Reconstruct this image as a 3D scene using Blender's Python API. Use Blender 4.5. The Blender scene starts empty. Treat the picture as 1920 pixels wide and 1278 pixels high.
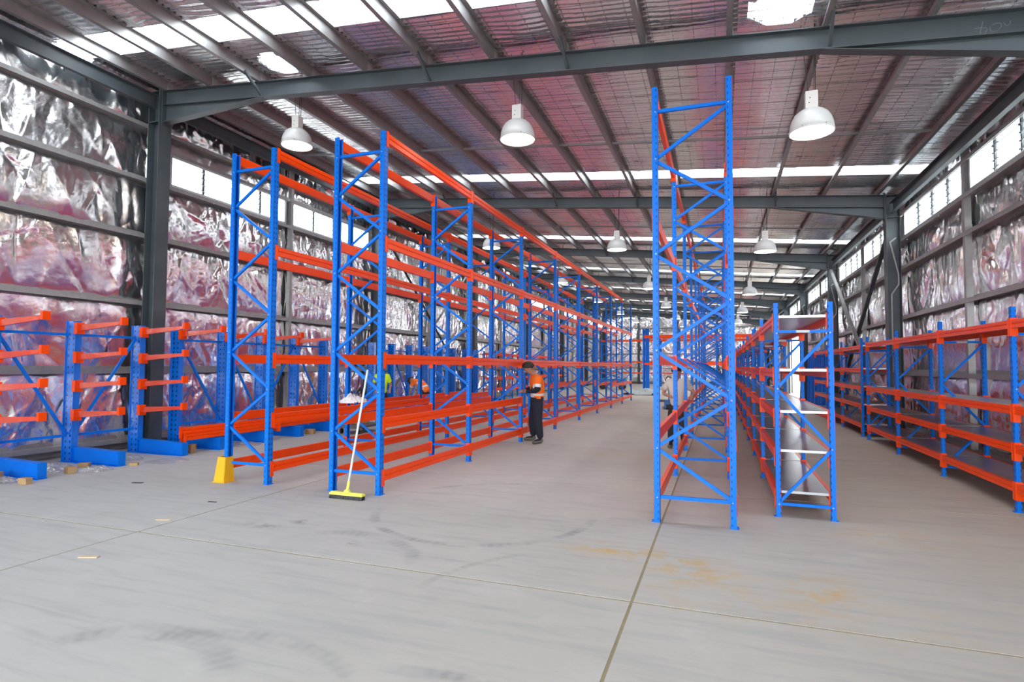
import bpy, math, random
import numpy as np
from mathutils import Vector, Matrix

S = bpy.context.scene
COL = S.collection
R = random.Random(7)

# ------------------------------------------------------------------ camera
def set_camera():
    f, yaw, pitch, roll, h = 1080.13, 0.34628, 0.04376, 0.00507, 1.70354
    cy, sy = math.cos(yaw), math.sin(yaw)
    fwd = Vector((-sy, cy, 0)); right = Vector((cy, sy, 0)); up = Vector((0, 0, 1))
    cp, sp = math.cos(pitch), math.sin(pitch)
    f2 = fwd * cp + up * sp; u2 = up * cp - fwd * sp
    cr, sr = math.cos(roll), math.sin(roll)
    r3 = right * cr + u2 * sr; u3 = u2 * cr - right * sr
    cd = bpy.data.cameras.new('camera'); cd.sensor_width = 36; cd.lens = f * 36 / 1920
    cd.clip_start = .05; cd.clip_end = 500
    c = bpy.data.objects.new('camera', cd); COL.objects.link(c)
    m = Matrix((r3, u3, -f2)).transposed().to_4x4()
    m.translation = Vector((0, 0, h)); c.matrix_world = m
    S.camera = c
set_camera()

# ------------------------------------------------------------------ world, exposure
SKY = 7.5
w = bpy.data.worlds.new('world'); S.world = w; w.use_nodes = True
bg = w.node_tree.nodes['Background']
bg.inputs[0].default_value = (.93, .965, 1, 1); bg.inputs[1].default_value = SKY
S.view_settings.view_transform = 'Standard'; S.view_settings.look = 'None'
S.view_settings.gamma = 1; S.view_settings.use_curve_mapping = False
S.view_settings.exposure = 0.70
S.cycles.max_bounces = 7; S.cycles.diffuse_bounces = 4; S.cycles.glossy_bounces = 4
S.cycles.transparent_max_bounces = 12; S.cycles.use_denoising = True
S.cycles.caustics_reflective = True; S.cycles.sample_clamp_indirect = 6
S.cycles.blur_glossy = .6

# building constants (metres; camera stands at x=0, y=0)
XL, XR = -11.40, 4.50            # foil planes of the two long walls
CL, CR = -10.90, 4.00            # room faces of the columns
Y0, Y1 = -9.0, 58.4
PITCH = 8.25
PORT = [8.7 + PITCH * k for k in range(-2, 7)]
def zr(x): return 6.467 - .088 * x          # top of rafters
SL = math.atan(-.088)

def portal(loc, rot, sx, sy):
    d = bpy.data.lights.new('daylight_portal', 'AREA'); d.shape = 'RECTANGLE'; d.size = sx; d.size_y = sy
    d.cycles.is_portal = True
    o = bpy.data.objects.new('daylight_portal', d); COL.objects.link(o); o.location = loc; o.rotation_euler = rot
BANDS = [(p - 1.80, p - 1.12) for p in PORT] + [(-7.9, -7.2)]
BANDS = [b for b in BANDS if b[0] > Y0 + .3]
for b in BANDS:
    ym = (b[0] + b[1]) / 2
    portal((-3.45, ym, zr(-3.45) + .34), (0, math.atan(.088), 0), 15.9, b[1] - b[0])
portal((-3.4, Y0 + .05, 2.6), (math.pi / 2, 0, 0), 13.5, 5.2)          # open front: -Z towards +Y
portal((XR + .02, 39.9, 2.1), (0, math.pi / 2, 0), 4.2, 6.0)            # open side door
portal((XL - .02, 12.9, 5.98), (0, -math.pi / 2, 0), .5, 8.0)
portal((XR + .02, 17.0, 5.3), (0, math.pi / 2, 0), .5, 33)

# ------------------------------------------------------------------ mesh builder
class MB:
    def __init__(s): s.v = []; s.f = []; s.m = []
    def add(s, vs, fs, mi=0):
        n = len(s.v); s.v += [tuple(p) for p in vs]
        s.f += [tuple(i + n for i in q) for q in fs]; s.m += [mi] * len(fs); return s
    def box(s, c, d, mi=0, rot=None):
        hx, hy, hz = d[0] / 2, d[1] / 2, d[2] / 2
        vs = [Vector((x, y, z)) for z in (-hz, hz) for y in (-hy, hy) for x in (-hx, hx)]
        if rot is not None: vs = [rot @ p for p in vs]
        c = Vector(c)
        return s.add([p + c for p in vs], [(0, 2, 3, 1), (4, 5, 7, 6), (0, 1, 5, 4), (2, 6, 7, 3), (0, 4, 6, 2), (1, 3, 7, 5)], mi)
    def bar(s, a, b, wd, ht, up=(0, 0, 1), off=(0, 0), mi=0):
        a, b = Vector(a), Vector(b); d = (b - a).normalized(); u = Vector(up); sd = d.cross(u).normalized(); u = sd.cross(d)
        q = [(-wd / 2 + off[0], -ht / 2 + off[1]), (wd / 2 + off[0], -ht / 2 + off[1]), (wd / 2 + off[0], ht / 2 + off[1]), (-wd / 2 + off[0], ht / 2 + off[1])]
        vs = [p + sd * x + u * y for p in (a, b) for x, y in q]
        return s.add(vs, [(0, 1, 2, 3), (7, 6, 5, 4), (0, 4, 5, 1), (1, 5, 6, 2), (2, 6, 7, 3), (3, 7, 4, 0)], mi)
    def tube(s, a, b, r, n=8, r2=None, mi=0):
        a, b = Vector(a), Vector(b); d = (b - a).normalized()
        u = Vector((0, 0, 1)) if abs(d.z) < .9 else Vector((1, 0, 0)); x = d.cross(u).normalized(); y = x.cross(d)
        r2 = r if r2 is None else r2
        vs = [a + (x * math.cos(t) + y * math.sin(t)) * r for t in [2 * math.pi * i / n for i in range(n)]]
        vs += [b + (x * math.cos(t) + y * math.sin(t)) * r2 for t in [2 * math.pi * i / n for i in range(n)]]
        fs = [(i, (i + 1) % n, n + (i + 1) % n, n + i) for i in range(n)] + [tuple(range(n))[::-1], tuple(range(n, 2 * n))]
        return s.add(vs, fs, mi)
    def lathe(s, prof, n=24, c=(0, 0, 0), mi=0):
        vs = []; fs = []
        for r, z in prof:
            vs += [(c[0] + r * math.cos(2 * math.pi * i / n), c[1] + r * math.sin(2 * math.pi * i / n), c[2] + z) for i in range(n)]
        for k in range(len(prof) - 1):
            for i in range(n):
                j = (i + 1) % n; fs.append((k * n + i, k * n + j, (k + 1) * n + j, (k + 1) * n + i))
        return s.add(vs, fs, mi)
    def prism(s, poly, a, b, axis=1, mi=0):
        """poly: 2-D points in the plane across `axis`, extruded from a to b"""
        n = len(poly)
        def P(p, t):
            q = [0, 0, 0]; o = [i for i in range(3) if i != axis]; q[o[0]], q[o[1]] = p; q[axis] = t; return q
        vs = [P(p, a) for p in poly] + [P(p, b) for p in poly]
        fs = [(i, (i + 1) % n, n + (i + 1) % n, n + i) for i in range(n)] + [tuple(range(n))[::-1], tuple(range(n, 2 * n))]
        return s.add(vs, fs, mi)
    def mesh(s, name, mats, smooth=False):
        me = bpy.data.meshes.new(name); me.from_pydata(s.v, [], s.f)
        for m in (mats if isinstance(mats, (list, tuple)) else [mats]): me.materials.append(m)
        if any(s.m): me.polygons.foreach_set('material_index', s.m)
        if smooth: me.polygons.foreach_set('use_smooth', [True] * len(s.f))
        me.update(); return me
    def build(s, name, mats, parent=None, loc=(0, 0, 0), smooth=False):
        return link(name, s.mesh(name, mats, smooth), parent, loc)

def link(name, me, parent=None, loc=(0, 0, 0), rot=None):
    o = bpy.data.objects.new(name, me); COL.objects.link(o); o.location = loc
    if rot is not None: o.rotation_euler = rot
    if parent is not None: o.parent = parent
    return o
def empty(name, parent=None, loc=(0, 0, 0), rot=None): return link(name, None, parent, loc, rot)
def tag(o, label, cat, group=None, kind=None):
    o['label'] = label; o['category'] = cat
    if group: o['group'] = group
    if kind: o['kind'] = kind
    return o
def struct(o, label=None):
    o['kind'] = 'structure'
    if label: o['label'] = label
    return o

# ------------------------------------------------------------------ materials
class NT:
    def __init__(s, name):
        s.mat = bpy.data.materials.new(name); s.mat.use_nodes = True; s.t = s.mat.node_tree; s.b = s.t.nodes['Principled BSDF']
        s.out = s.t.nodes['Material Output']
    def n(s, typ, ins=None, **kw):
        nd = s.t.nodes.new(typ)
        for k, v in kw.items(): setattr(nd, k, v)
        for k, v in (ins or {}).items():
            if isinstance(v, bpy.types.NodeSocket): s.t.links.new(v, nd.inputs[k])
            else: nd.inputs[k].default_value = v
        return nd
    def math(s, op, a, b=0.0, c=None):
        ins = {0: a, 1: b}
        if c is not None: ins[2] = c
        return s.n('ShaderNodeMath', ins, operation=op).outputs[0]
    def ramp(s, fac, a, b): return s.n('ShaderNodeMapRange', {0: fac, 1: a, 2: b, 3: 0.0, 4: 1.0}, clamp=True).outputs[0]
    def mix(s, fac, a, b):
        nd = s.n('ShaderNodeMix', {0: fac}, data_type='RGBA')
        for k, v in ((6, a), (7, b)):
            if isinstance(v, bpy.types.NodeSocket): s.t.links.new(v, nd.inputs[k])
            else: nd.inputs[k].default_value = (*v, 1) if len(v) == 3 else v
        return nd.outputs[2]
    def noise(s, vec, sc, det=4, rough=.55, dist=0.0):
        return s.n('ShaderNodeTexNoise', {'Vector': vec, 'Scale': sc, 'Detail': det, 'Roughness': rough, 'Distortion': dist}).outputs[0]
    def set(s, **kw):
        for k, v in kw.items():
            i = s.b.inputs[k.replace('_', ' ')]
            if isinstance(v, bpy.types.NodeSocket): s.t.links.new(v, i)
            elif isinstance(v, tuple) and len(v) == 3: i.default_value = (*v, 1)
            else: i.default_value = v
        return s
    def bump(s, h, st, dist=.01):
        s.t.links.new(s.n('ShaderNodeBump', {'Strength': st, 'Distance': dist, 'Height': h}).outputs[0], s.b.inputs['Normal'])

def simple(name, col, rough=.5, metal=0.0, var=.12, vs=6.0, **kw):
    t = NT(name); co = t.n('ShaderNodeTexCoord').outputs['Object']
    nz = t.noise(co, vs)
    t.set(Base_Color=t.mix(nz, tuple(c * (1 - var) for c in col), tuple(min(1, c * (1 + var)) for c in col)), Roughness=rough, Metallic=metal, **kw)
    return t.mat

BLUE = (.0, .170, .74); ORANGE = (.95, .068, .0)
M = {}
M['blue'] = simple('blue_paint', BLUE, .40, Specular_IOR_Level=.22)
M['orange'] = simple('orange_paint', ORANGE, .33, Specular_IOR_Level=.28)
M['steel'] = simple('dark_steel_primer', (.062, .078, .088), .48, .0, .22, 3)
M['galv'] = simple('galvanised_steel', (.34, .34, .335), .45, .35, .2, 9)
M['purlin'] = simple('purlin_steel', (.30, .30, .30), .42, .5, .2, 5)
M['wire'] = simple('wire_mesh', (.16, .15, .15), .5, .6)
M['shelf'] = simple('zinc_shelf', (.52, .54, .57), .30, .85, .1, 4)
M['alu'] = simple('aluminium', (.62, .65, .66), .35, .6, .06, 5)
M['black'] = simple('black_plastic', (.012, .012, .013), .5)
M['white'] = simple('white_enamel', (.50, .50, .49), .28, 0, .02)
M['grey'] = simple('grey_box', (.55, .53, .50), .5)
M['yellow'] = simple('yellow_paint', (.86, .44, .004), .45)
M['broom_yellow'] = simple('broom_yellow', (.80, .76, .12), .5)
M['card'] = simple('cardboard', (.42, .27, .13), .8, 0, .2, 20)
M['timber'] = simple('timber', (.55, .43, .30), .8, 0, .2, 30)
M['bolt'] = simple('bolt_zinc', (.42, .42, .41), .45, .3)
M['dark'] = simple('dark_rubber', (.03, .03, .032), .7)
M['cladding'] = simple('outer_cladding', (.35, .36, .36), .6)
M['apron'] = simple('outdoor_concrete', (.42, .41, .39), .9)
M['handle'] = simple('broom_pole', (.62, .66, .64), .4)
M['skin'] = simple('skin', (.42, .20, .13), .55)
M['hair'] = simple('hair', (.018, .012, .009), .6)
M['hivis_orange'] = simple('hi_vis_orange', (1.0, .17, .008), .7)
M['hivis_lime'] = simple('hi_vis_lime', (.62, .95, .01), .7)
M['navy'] = simple('navy_cloth', (.010, .013, .026), .85)
M['tape'] = simple('reflective_tape', (.75, .76, .78), .35, .1)
M['cream'] = simple('cream_cloth', (.62, .55, .50), .85)
M['darkcloth'] = simple('dark_cloth', (.02, .02, .022), .85)
M['boot'] = simple('boots', (.12, .11, .09), .7)
M['paper'] = simple('paper', (.8, .8, .8), .7)
M['sheet'] = simple('grey_plastic_sheet', (.42, .46, .46), .35)
M['chalk'] = simple('chalk', (.30, .33, .34), .9)
M['machine_blue'] = simple('machine_blue', (.01, .16, .5), .4)

def emis(name, col, st):
    t = NT(name); t.set(Base_Color=col, Emission_Color=col, Emission_Strength=st); return t.mat
M['lamp'] = emis('lamp_lens', (1, .90, .74), 9.0)

def upright_mat():
    t = NT('blue_perforated_steel'); tc = t.n('ShaderNodeTexCoord'); co = tc.outputs['Object']
    x, y, z = [t.n('ShaderNodeSeparateXYZ', {0: co}).outputs[i] for i in range(3)]
    nx, ny = [t.n('ShaderNodeSeparateXYZ', {0: tc.outputs['Normal']}).outputs[i] for i in range(2)]
    fz = t.math('ABSOLUTE', t.math('SUBTRACT', t.math('FRACT', t.math('DIVIDE', z, .0762)), .5))
    hz = t.math('LESS_THAN', fz, .17)
    yy = t.math('ABSOLUTE', t.math('SUBTRACT', t.math('ABSOLUTE', y), .022))
    front = t.math('MULTIPLY', t.math('GREATER_THAN', nx, .7), t.math('LESS_THAN', yy, .006))
    side = t.math('MULTIPLY', t.math('GREATER_THAN', t.math('ABSOLUTE', ny), .7), t.math('LESS_THAN', t.math('ABSOLUTE', t.math('ADD', x, .046)), .0035))
    m = t.math('MULTIPLY', hz, t.math('ADD', front, side))
    t.set(Base_Color=t.mix(m, BLUE, (.003, .008, .03)), Roughness=.40, Specular_IOR_Level=.22)
    return t.mat
M['upright'] = upright_mat()

def wrapped():
    t = NT('orange_arm_in_film'); co = t.n('ShaderNodeTexCoord').outputs['Object']
    t.set(Base_Color=(.74, .050, .006), Roughness=.2, Specular_IOR_Level=.8)
    t.bump(t.noise(co, 8, 3, .5, .8), .5, .02); return t.mat
M['arm'] = wrapped()
def cant_mat():
    t = NT('blue_cantilever_column'); tc = t.n('ShaderNodeTexCoord'); co = tc.outputs['Object']
    x, y, z = [t.n('ShaderNodeSeparateXYZ', {0: co}).outputs[i] for i in range(3)]
    ny = t.n('ShaderNodeSeparateXYZ', {0: tc.outputs['Normal']}).outputs[1]
    fz = t.math('ABSOLUTE', t.math('SUBTRACT', t.math('FRACT', t.math('DIVIDE', z, .10)), .5))
    xx = t.math('ABSOLUTE', t.math('SUBTRACT', t.math('ABSOLUTE', x), .055))
    m = t.math('MULTIPLY', t.math('MULTIPLY', t.math('LESS_THAN', fz, .2), t.math('LESS_THAN', xx, .012)), t.math('GREATER_THAN', t.math('ABSOLUTE', ny), .7))
    t.set(Base_Color=t.mix(m, BLUE, (.003, .008, .03)), Roughness=.16, Specular_IOR_Level=.9)
    t.bump(t.noise(co, 9, 3, .5, .8), .5, .02)
    return t.mat
M['cant'] = cant_mat()

def foil_mat(name, tint, rough, bs, sc, pink_reflection=.28):
    t = NT(name); co = t.n('ShaderNodeTexCoord').outputs['Object']
    g = t.n('ShaderNodeNewGeometry').outputs['Position']
    n1 = t.noise(g, .55, 3); n2 = t.noise(co, sc, 5, .6, .6)
    c = t.mix(t.math('MULTIPLY', t.ramp(n1, .42, .62), pink_reflection), tint, (tint[0] * .98, tint[1] * .76, tint[2] * .76))  # pinkish patches mixed into the colour imitate reflections of the orange racks
    t.set(Base_Color=c, Metallic=1.0, Roughness=t.math('ADD', t.math('MULTIPLY', n2, .16), rough - .08))
    t.bump(n2, bs, .02)
    return t.mat
M['foil'] = foil_mat('wall_foil', (.90, .90, .91), .19, .28, 9, .0)
M['roof_foil'] = foil_mat('roof_foil', (.90, .90, .92), .23, .35, 14, .06)

def glassy(name, a, col):
    t = NT(name)
    tr = t.n('ShaderNodeBsdfTransparent', {0: (*col, 1)}); gl = t.n('ShaderNodeBsdfGlossy', {0: (1, 1, 1, 1), 'Roughness': .1})
    tl = t.n('ShaderNodeBsdfTranslucent', {0: (.9, .95, 1, 1)})
    m1 = t.n('ShaderNodeMixShader', {0: a, 1: tr.outputs[0], 2: tl.outputs[0]}); m2 = t.n('ShaderNodeMixShader', {0: .06, 1: m1.outputs[0], 2: gl.outputs[0]})
    t.t.links.new(m2.outputs[0], t.out.inputs[0]); return t.mat
M['skylight'] = glassy('translucent_roof_sheet', .12, (.9, .93, .95))
M['dome'] = glassy('frosted_dome', .85, (.9, .93, .95))
M['glass'] = glassy('louvre_glass', .02, (.93, .96, .97))

def clear_wrap():
    t = NT('clear_plastic_wrap')
    tr = t.n('ShaderNodeBsdfTransparent', {0: (.97, .97, .97, 1)}); gl = t.n('ShaderNodeBsdfGlossy', {0: (.9, .9, .92, 1), 'Roughness': .15})
    df = t.n('ShaderNodeBsdfDiffuse', {0: (.8, .82, .84, 1)})
    m0 = t.n('ShaderNodeMixShader', {0: .4, 1: gl.outputs[0], 2: df.outputs[0]})
    m2 = t.n('ShaderNodeMixShader', {0: .45, 1: tr.outputs[0], 2: m0.outputs[0]})
    t.t.links.new(m2.outputs[0], t.out.inputs[0]); return t.mat
M['wrap'] = clear_wrap()

def concrete():
    t = NT('power_floated_concrete'); g = t.n('ShaderNodeNewGeometry').outputs['Position']
    x, y, _ = [t.n('ShaderNodeSeparateXYZ', {0: g}).outputs[i] for i in range(3)]
    big = t.noise(g, .45, 4, .6); mid = t.noise(g, 2.2, 5, .62, .4); fine = t.noise(g, 28, 4, .6)
    # swept streaks running in two directions
    mp = t.n('ShaderNodeMapping', {0: g, 'Rotation': (0, 0, .55), 'Scale': (.45, 4.5, 1)}).outputs[0]
    st = t.noise(mp, 2.0, 5, .6, .3)
    mp2 = t.n('ShaderNodeMapping', {0: g, 'Rotation': (0, 0, -.9), 'Scale': (.6, 5, 1)}).outputs[0]
    st2 = t.noise(mp2, 1.6, 5, .6, .5)
    warm = t.ramp(t.math('ADD', x, t.math('MULTIPLY', y, .42)), -6.0, 7.0)
    base = t.mix(warm, (.43, .437, .43), (.455, .405, .34))
    base = t.mix(t.ramp(big, .35, .7), base, t.mix(warm, (.47, .477, .47), (.50, .455, .39)))
    base = t.mix(t.math('MULTIPLY', t.ramp(st, .50, .68), .42), base, (.33, .335, .335))
    base = t.mix(t.math('MULTIPLY', t.ramp(st2, .54, .70), .34), base, (.30, .305, .31))
    base = t.mix(t.math('MULTIPLY', t.ramp(mid, .58, .75), .22), base, (.34, .335, .32))
    base = t.mix(t.math('MULTIPLY', t.ramp(mid, .42, .28), .18), base, (.60, .60, .585))
    # tyre arcs left by turning forklifts
    def arc(cx, cy, r, wd, a0, a1, k, col=(.19, .195, .20)):
        nonlocal base
        dx = t.math('SUBTRACT', x, cx); dy = t.math('SUBTRACT', y, cy)
        d = t.math('SQRT', t.math('ADD', t.math('MULTIPLY', dx, dx), t.math('MULTIPLY', dy, dy)))
        ring = t.math('SUBTRACT', 1.0, t.ramp(t.math('ABSOLUTE', t.math('SUBTRACT', d, r)), wd * .4, wd))
        an = t.math('ARCTAN2', dy, dx)
        seg = t.math('MULTIPLY', t.ramp(an, a0, a0 + .25), t.math('SUBTRACT', 1.0, t.ramp(an, a1 - .25, a1)))
        lug = t.math('ADD', .8, t.math('MULTIPLY', .2, t.math('SINE', t.math('MULTIPLY', an, 70.0 * r))))
        brk = t.ramp(t.noise(g, 3.0, 3), .35, .6)
        m = t.math('MULTIPLY', t.math('MULTIPLY', t.math('MULTIPLY', ring, seg), t.math('MULTIPLY', lug, brk)), k)
        base = t.mix(m, base, col)
    arc(-2.6, 6.3, 1.25, .07, -3.0, .2, .65); arc(-2.4, 6.4, 1.6, .06, 1.6, 3.1, .5); arc(-3.4, 4.1, .95, .10, .3, 2.3, .45)
    arc(-.2, 2.2, 1.0, .07, .9, 2.6, .6); arc(-1.3, 1.2, 1.75, .07, .8, 1.9, .5); arc(-2.6, 1.7, 1.25, .08, .4, 2.4, .4)
    arc(-1.8, 2.6, .8, .10, -2.2, -.4, .4); arc(-.7, 3.9, 1.5, .05, 2.2, 3.1, .45); arc(.6, 2.0, 1.1, .09, .6, 2.2, .5); arc(-3.2, 2.0, .8, .12, .6, 2.6, .45)
    # rust coloured stains
    def blob(cx, cy, rx, ry, k, col):
        nonlocal base
        dx = t.math('DIVIDE', t.math('SUBTRACT', x, cx), rx); dy = t.math('DIVIDE', t.math('SUBTRACT', y, cy), ry)
        d = t.math('SQRT', t.math('ADD', t.math('MULTIPLY', dx, dx), t.math('MULTIPLY', dy, dy)))
        m = t.math('MULTIPLY', t.math('SUBTRACT', 1.0, t.ramp(d, .2, 1.0)), t.ramp(t.noise(g, 4.2, 5, .7), .46, .64))
        base = t.mix(t.math('MULTIPLY', m, k), base, col)
    rust = (.52, .33, .10)
    blob(-.85, 5.45, .75, .30, .9, rust); blob(-.25, 5.2, .5, .55, .8, rust); blob(.75, 5.1, .35, .45, .7, rust)
    blob(.3, 4.7, 1.6, .7, .35, rust); blob(1.6, 6.9, 1.0, .5, .45, rust); blob(1.0, 3.3, .4, .10, .7, rust); blob(-1.5, 11.3, 1.6, .8, .4, rust)
    # dark scuffs
    blob(-4.25, 5.2, .25, .12, 1.0, (.10, .10, .11)); blob(-3.35, 4.75, .16, .10, 1.0, (.09, .09, .10)); blob(-5.6, 5.9, .14, .05, 1.0, (.09, .09, .10)); blob(-4.6, 4.95, .35, .12, .8, (.16, .16, .17))
    base = t.mix(t.math('MULTIPLY', t.ramp(fine, .62, .72), .22), base, (.30, .30, .30))
    t.set(Base_Color=base, Roughness=t.math('ADD', .52, t.math('MULTIPLY', mid, .25)), Specular_IOR_Level=.35)
    t.bump(fine, .05, .005)
    return t.mat
M['concrete'] = concrete()
M['joint'] = simple('joint_filler', (.29, .235, .14), .9, 0, .25, 12)

# ------------------------------------------------------------------ floor
fl = MB().box(((XL + XR) / 2, (Y0 + Y1) / 2, -.064), (XR - XL + 1.0, Y1 - Y0 + .4, .12)).build('floor', M['joint'])
struct(fl, 'pale concrete warehouse floor with sawn joints filled with tan sealant')
xs = [XL - .4, -5.6, -.62, 4.35, XR + .4]
ys = [Y0 - .1, -3.6, .36] + [4.31 + 3.95 * k for k in range(14)] + [Y1 + .2]
for i in range(len(xs) - 1):
    for j in range(len(ys) - 1):
        gx = .011; gy = .012
        x0, x1, y0, y1 = xs[i] + gx, xs[i + 1] - gx, ys[j] + gy, ys[j + 1] - gy
        if x0 < XL: x0 = XL - .4
        MB().box(((x0 + x1) / 2, (y0 + y1) / 2, -.02), (x1 - x0, y1 - y0, .04)).build('slab', M['concrete'], fl)
ap = MB().box((0, 25, -.30), (300, 300, .1)).build('ground', M['apron']); struct(ap, 'pale concrete yard outside')

# ------------------------------------------------------------------ crumpled foil
def vnoise(x, y, seed):
    rs = np.random.RandomState(seed); T = rs.rand(64, 64)
    xi = np.floor(x).astype(int); yi = np.floor(y).astype(int); fx = x - xi; fy = y - yi
    fx = fx * fx * (3 - 2 * fx); fy = fy * fy * (3 - 2 * fy)
    g = lambda a, b: T[a % 64, b % 64]
    return (g(xi, yi) * (1 - fx) + g(xi + 1, yi) * fx) * (1 - fy) + (g(xi, yi + 1) * (1 - fx) + g(xi + 1, yi + 1) * fx) * fy
def ridge(x, y, s): return 1 - np.abs(2 * vnoise(x, y, s) - 1) * 2

def foil_mesh(name, L, H, seed, mat, step=.027, amp=1.0, calm=False):
    """sheet of foil pinned along its top and bottom edge, creased and folded between; lies in YZ, bulging to +X"""
    nu = int(L / step) + 1; nv = max(6, int(H / step) + 1)
    u, v = np.meshgrid(np.linspace(0, L, nu), np.linspace(0, H, nv), indexing='ij')
    rs = np.random.RandomState(seed + 900); h = .05 * ridge(u * .9 + .3 * v, v * .35, seed)
    wu = u + .10 * vnoise(u * 1.5, v * 1.7, seed + 5); wv = v + .10 * vnoise(u * 1.6 + 7, v * 1.5, seed + 6)
    for i in range(int((15 if calm else 34) * L)):
        cu, cv = rs.rand() * L, rs.rand() * H; an = rs.normal(0, .42) if rs.rand() < .75 else rs.uniform(-1.4, 1.4)
        big = rs.rand() < (.5 if calm else .22); ln = rs.uniform(.25, .75) if big else rs.uniform(.08, .3); wd = ln * rs.uniform(.10, .30); am = wd * rs.uniform(.15, .42) * rs.choice([-1, 1])
        du, dv = wu - cu, wv - cv; t = du * math.sin(an) + dv * math.cos(an); d = du * math.cos(an) - dv * math.sin(an)
        skew = np.where(d > 0, wd, wd * rs.uniform(.3, 1)); h = h + am * np.exp(-(t / ln) ** 2) * np.exp(-np.abs(d) / skew)
    k = .45 if calm else 1.0
    h = h + k * .010 * ridge(wu * 6.5, wv * 3.0, seed + 3) + k * .004 * ridge(wu * 15 + wv * 3, wv * 11, seed + 4) + .03
    pin = np.clip(np.sin(np.pi * v / H), 0, 1) ** .45
    d = h * pin * amp
    co = np.stack([d, u, v], -1).reshape(-1, 3)
    idx = np.arange(nu * nv).reshape(nu, nv)
    q = np.stack([idx[:-1, :-1], idx[1:, :-1], idx[1:, 1:], idx[:-1, 1:]], -1).reshape(-1, 4)
    return grid_mesh(name, co, q, mat)
def grid_mesh(name, co, q, mat):
    me = bpy.data.meshes.new(name); me.vertices.add(len(co)); me.vertices.foreach_set('co', co.astype(np.float32).ravel())
    me.loops.add(q.size); me.loops.foreach_set('vertex_index', q.astype(np.int32).ravel())
    me.polygons.add(len(q)); me.polygons.foreach_set('loop_start', np.arange(0, q.size, 4, dtype=np.int32))
    me.polygons.foreach_set('use_smooth', np.ones(len(q), dtype=bool))
    me.materials.append(mat); me.update(calc_edges=True); return me

HALF = PITCH / 2
ZG_L = [.22, 1.60, 3.00, 4.40, 5.58, 6.72]      # girt heights, high side
ZG_R = [.22, 1.60, 3.00, 4.25, 4.96, 5.62]      # low side
_cache = {}
def foil(L, H, var):
    k = (round(L, 2), round(H, 2), var)
    if k not in _cache: _cache[k] = foil_mesh('insulation_foil', L, H, 11 + 17 * var + int(H * 100) % 13, M['foil'], calm=var >= 3)
    return _cache[k]

# outer shells that carry the foil
wl = MB().box((XL - .10, (Y0 + 8.7) / 2, 3.9), (.02, 8.7 - Y0, 7.8)) \
    .box((XL - .10, 12.82, 2.8), (.02, 8.25, 5.6)).box((XL - .10, 12.82, 7.10), (.02, 8.25, 1.4)).box((XL - .10, (16.95 + 33.45) / 2, 3.9), (.02, 16.5, 7.8)) \
    .box((XL - .10, (33.45 + Y1) / 2, 2.8), (.02, Y1 - 33.45, 5.6)).box((XL - .10, (33.45 + Y1) / 2, 7.1), (.02, Y1 - 33.45, 1.4)).build('wall_left', M['cladding'])
struct(wl, 'high side wall lined with crumpled silver insulation foil between steel girts')
wr = MB().box((XR + .10, (Y0 + 36.9) / 2, 2.48), (.02, 36.9 - Y0, 4.96)).box((XR + .10, (43 + Y1) / 2, 2.48), (.02, Y1 - 43, 4.96)) \
    .box((XR + .10, (Y0 + Y1) / 2, 5.95), (.02, Y1 - Y0, .64)).box((XR + .10, (Y0 + .45) / 2, 5.3), (.02, .45 - Y0, .7)) \
    .box((XR + .10, 39.95, 4.6), (.02, 6.1, .75)).build('wall_right', M['cladding'])
struct(wr, 'low side wall lined with silver insulation foil under a strip of louvre windows')

half_starts = [8.7 + HALF * k for k in range(-4, 12)]
WIN_L = {8.7 + HALF * k for k in (0, 1, 6, 7, 8, 9, 10, 11)}
def foil_wall(parent, side):
    zg = ZG_L if side < 0 else ZG_R
    top = 7.62 if side < 0 else 6.30
    X = XL if side < 0 else XR
    for n, y in enumerate(half_starts):
        L = min(HALF, Y1 - y)
        lv = list(zip(zg[:-1], zg[1:])) + [(zg[-1], top)]
        if side < 0: lv[0] = (.12, lv[0][1])
        for i, (a, b) in enumerate(lv):
            win = (side < 0 and i == 4 and y in WIN_L) or (side > 0 and i == 4 and y > 0)
            if side > 0 and 36.5 < y < 42 and i < 4: continue
            if win:
                if side < 0:
                    o = link('insulation_foil', foil(HALF, .45, n % 2), parent, (X, y, 6.30)); o.scale = (.6, L / HALF, 1)
                continue
            o = link('insulation_foil', foil(HALF, b - a, (n + i) % 3 + (3 if side < 0 and y < 8.6 else 0)), parent, (X, y if side < 0 else y + L, a))
            o.scale = (1, L / HALF, 1)
            if side > 0: o.rotation_euler = (0, 0, math.pi); o.scale = (.75, L / HALF, 1)
            if side > 0 and 36.5 < y < 42 and i == 4: o.scale[2] = 1
foil_wall(wl, -1); foil_wall(wr, 1)

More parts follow.
